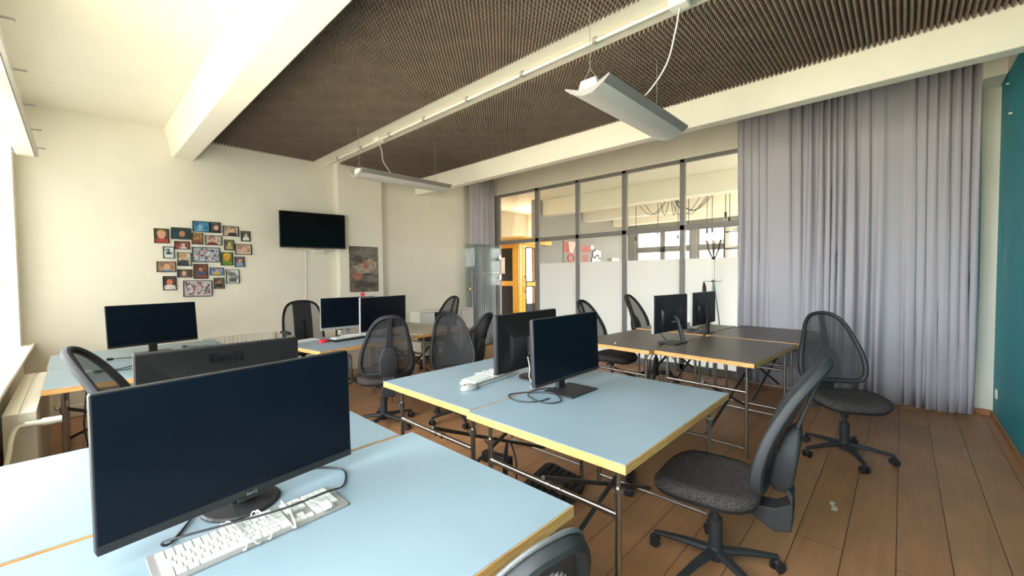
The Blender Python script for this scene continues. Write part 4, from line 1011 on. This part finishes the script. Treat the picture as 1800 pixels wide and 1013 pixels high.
for (dx, dy), ze in ends:
    q = MB(); q.tube(crom([(0, 0, ZC-.05), (dx*.45, dy*.45, ZC-.50), (dx*.9, dy*.9, ZC-.12), (dx, dy, ZC-.02), (dx, dy, ZC-.3), (dx, dy, ze+.08)], 5), .006, 6); q.build('cord', BCAB, sl, smooth=True)
    q = MB(); q.cyl((dx, dy, ze), (dx, dy, ze+.09), .02, n=10); q.build('bulb_holder', BLK, sl, smooth=True)
    q = MB(); q.ball((dx, dy, ze-.035), .03, 10, (1, 1, 1.3)); q.build('bulb', GLASS, sl, smooth=True)
tag(sl, 'black spider lamp with many swagged cords in the room beyond the glass', 'lamp')
gs = empty('window_grid', (11.2, 2.75, 0)); b = MB()
for k in range(4): b.box(-.015, .015, -.5+k*.33, -.47+k*.33, .1, 2.6)
for k in range(6): b.box(-.015, .015, -.5, .52, .3+k*.42, .33+k*.42)
b.build('bars', BLK, gs); b = MB(); b.box(.02, .03, -.5, .52, .1, 2.6); b.build('pale_sheet', PALEF, gs); tag(gs, 'black gridded screen in front of the far wall beyond the glass', 'screen')

# ------------------------------------------------------------------ outside
b = MB(); b.box(24, 30, -14, 22, -6, 3.2); bl = b.build('exterior_building', BRICKM)
b = MB()
for k in range(9):
    for z in (-3, -.4, 1.4): b.box(23.9, 24.02, -12+k*3.6, -10.4+k*3.6, z, z+1.3)
b.build('window_pattern', PALEF, bl); tag(bl, 'brick building across the yard seen through the far windows', 'building')
def tree(x, y, label):
    t = empty('leafy_tree', (x, y, -4)); b = MB(); b.cyl((0, 0, 0), (0, 0, 4.5), .18, .1); b.build('trunk', BARK, t)
    b = MB(); rg = random.Random(int(x*10))
    for k in range(260):
        d = Vector((rg.gauss(0, 1), rg.gauss(0, 1), rg.gauss(0, 1))).normalized()*rg.uniform(.5, 1.5); p = Vector((0, 0, 5.6))+d; u = Vector((rg.uniform(-1, 1), rg.uniform(-1, 1), rg.uniform(-1, 1))).normalized()*.2; v = u.orthogonal().normalized()*.12
        b.poly([p-u, p+v, p+u, p-v])
    b.build('crown', LEAF, t); tag(t, label, 'tree')
tree(9.6, 11.5, 'green tree outside, seen through the window of the yellow cabin')

# ------------------------------------------------------------------ light: daylight through the windows
wd = bpy.data.worlds.new('daylight'); sc.world = wd; wd.use_nodes = True
nt = wd.node_tree; bg = nt.nodes['Background']
tc = N(nt, 'ShaderNodeTexCoord'); sx = N(nt, 'ShaderNodeSeparateXYZ'); nt.links.new(tc.outputs['Generated'], sx.inputs[0])
mr = N(nt, 'ShaderNodeMapRange'); mr.inputs['From Min'].default_value = -.12; mr.inputs['From Max'].default_value = .16; nt.links.new(sx.outputs['Z'], mr.inputs['Value'])
mx = N(nt, 'ShaderNodeMix', data_type='RGBA'); nt.links.new(mr.outputs[0], mx.inputs['Factor'])
mx.inputs[6].default_value = (.60, .53, .40, 1)       # sunlit ground and facades
mx.inputs[7].default_value = (.90, .94, 1.0, 1)       # bright sky
nt.links.new(mx.outputs[2], bg.inputs[0]); bg.inputs[1].default_value = 13.0
def portal(name, loc, rot, sx_, sy_):
    l = bpy.data.lights.new(name, 'AREA'); l.shape = 'RECTANGLE'; l.size = sx_; l.size_y = sy_; l.cycles.is_portal = True
    o = bpy.data.objects.new(name, l); COL.objects.link(o); o.location = loc; o.rotation_euler = rot
for a, c in ((-.45, 1.35), (1.6, 3.55), (3.8, 5.86)): portal('window_daylight', (XL-.28, (a+c)/2, 1.77), (0, R(-90), 0), 2.02, c-a)
for a, c in ((4.15, 5.75), (3.05, 4.0), (-.2, 2.7), (-3.0, -.5)): portal('window_daylight', (11.65, (a+c)/2, 1.76), (0, R(90), 0), 1.72, c-a)
for a, c in ((6.5, 8.6), (8.9, 11.0)): portal('window_daylight', ((a+c)/2, -3.35, 1.77), (R(90), 0, 0), c-a, 1.95)  # portals at the openings added in the unseen wall
portal('window_daylight', (7.93, 7.95, 1.52), (R(-90), 0, 0), 1.7, 1.65)

# ------------------------------------------------------------------ camera
cam = bpy.data.cameras.new('camera'); cam.sensor_width = 36; cam.lens = 724.5/1800*36; cam.clip_start = .02
co = bpy.data.objects.new('camera', cam); COL.objects.link(co)
yaw, pit, rol = R(43.436), R(1.8665), R(-.534)
F = Vector((math.cos(yaw)*math.cos(pit), math.sin(yaw)*math.cos(pit), -math.sin(pit)))
Rt = F.cross(Vector((0, 0, 1))).normalized(); U = Rt.cross(F)
R2 = math.cos(rol)*Rt+math.sin(rol)*U; U2 = -math.sin(rol)*Rt+math.cos(rol)*U
M = Matrix((R2, U2, -F)).transposed().to_4x4(); M.translation = (0, 0, 1.40)
co.matrix_world = M
sc.camera = co
sc.view_settings.view_transform = 'Standard'; sc.view_settings.look = 'None'; sc.view_settings.gamma = 1.0; sc.view_settings.exposure = 1.2
sc.view_settings.use_curve_mapping = False
sc.cycles.use_denoising = True
sc.cycles.max_bounces = 12; sc.cycles.diffuse_bounces = 6; sc.cycles.transparent_max_bounces = 16
sc.cycles.caustics_reflective = False; sc.cycles.caustics_refractive = False
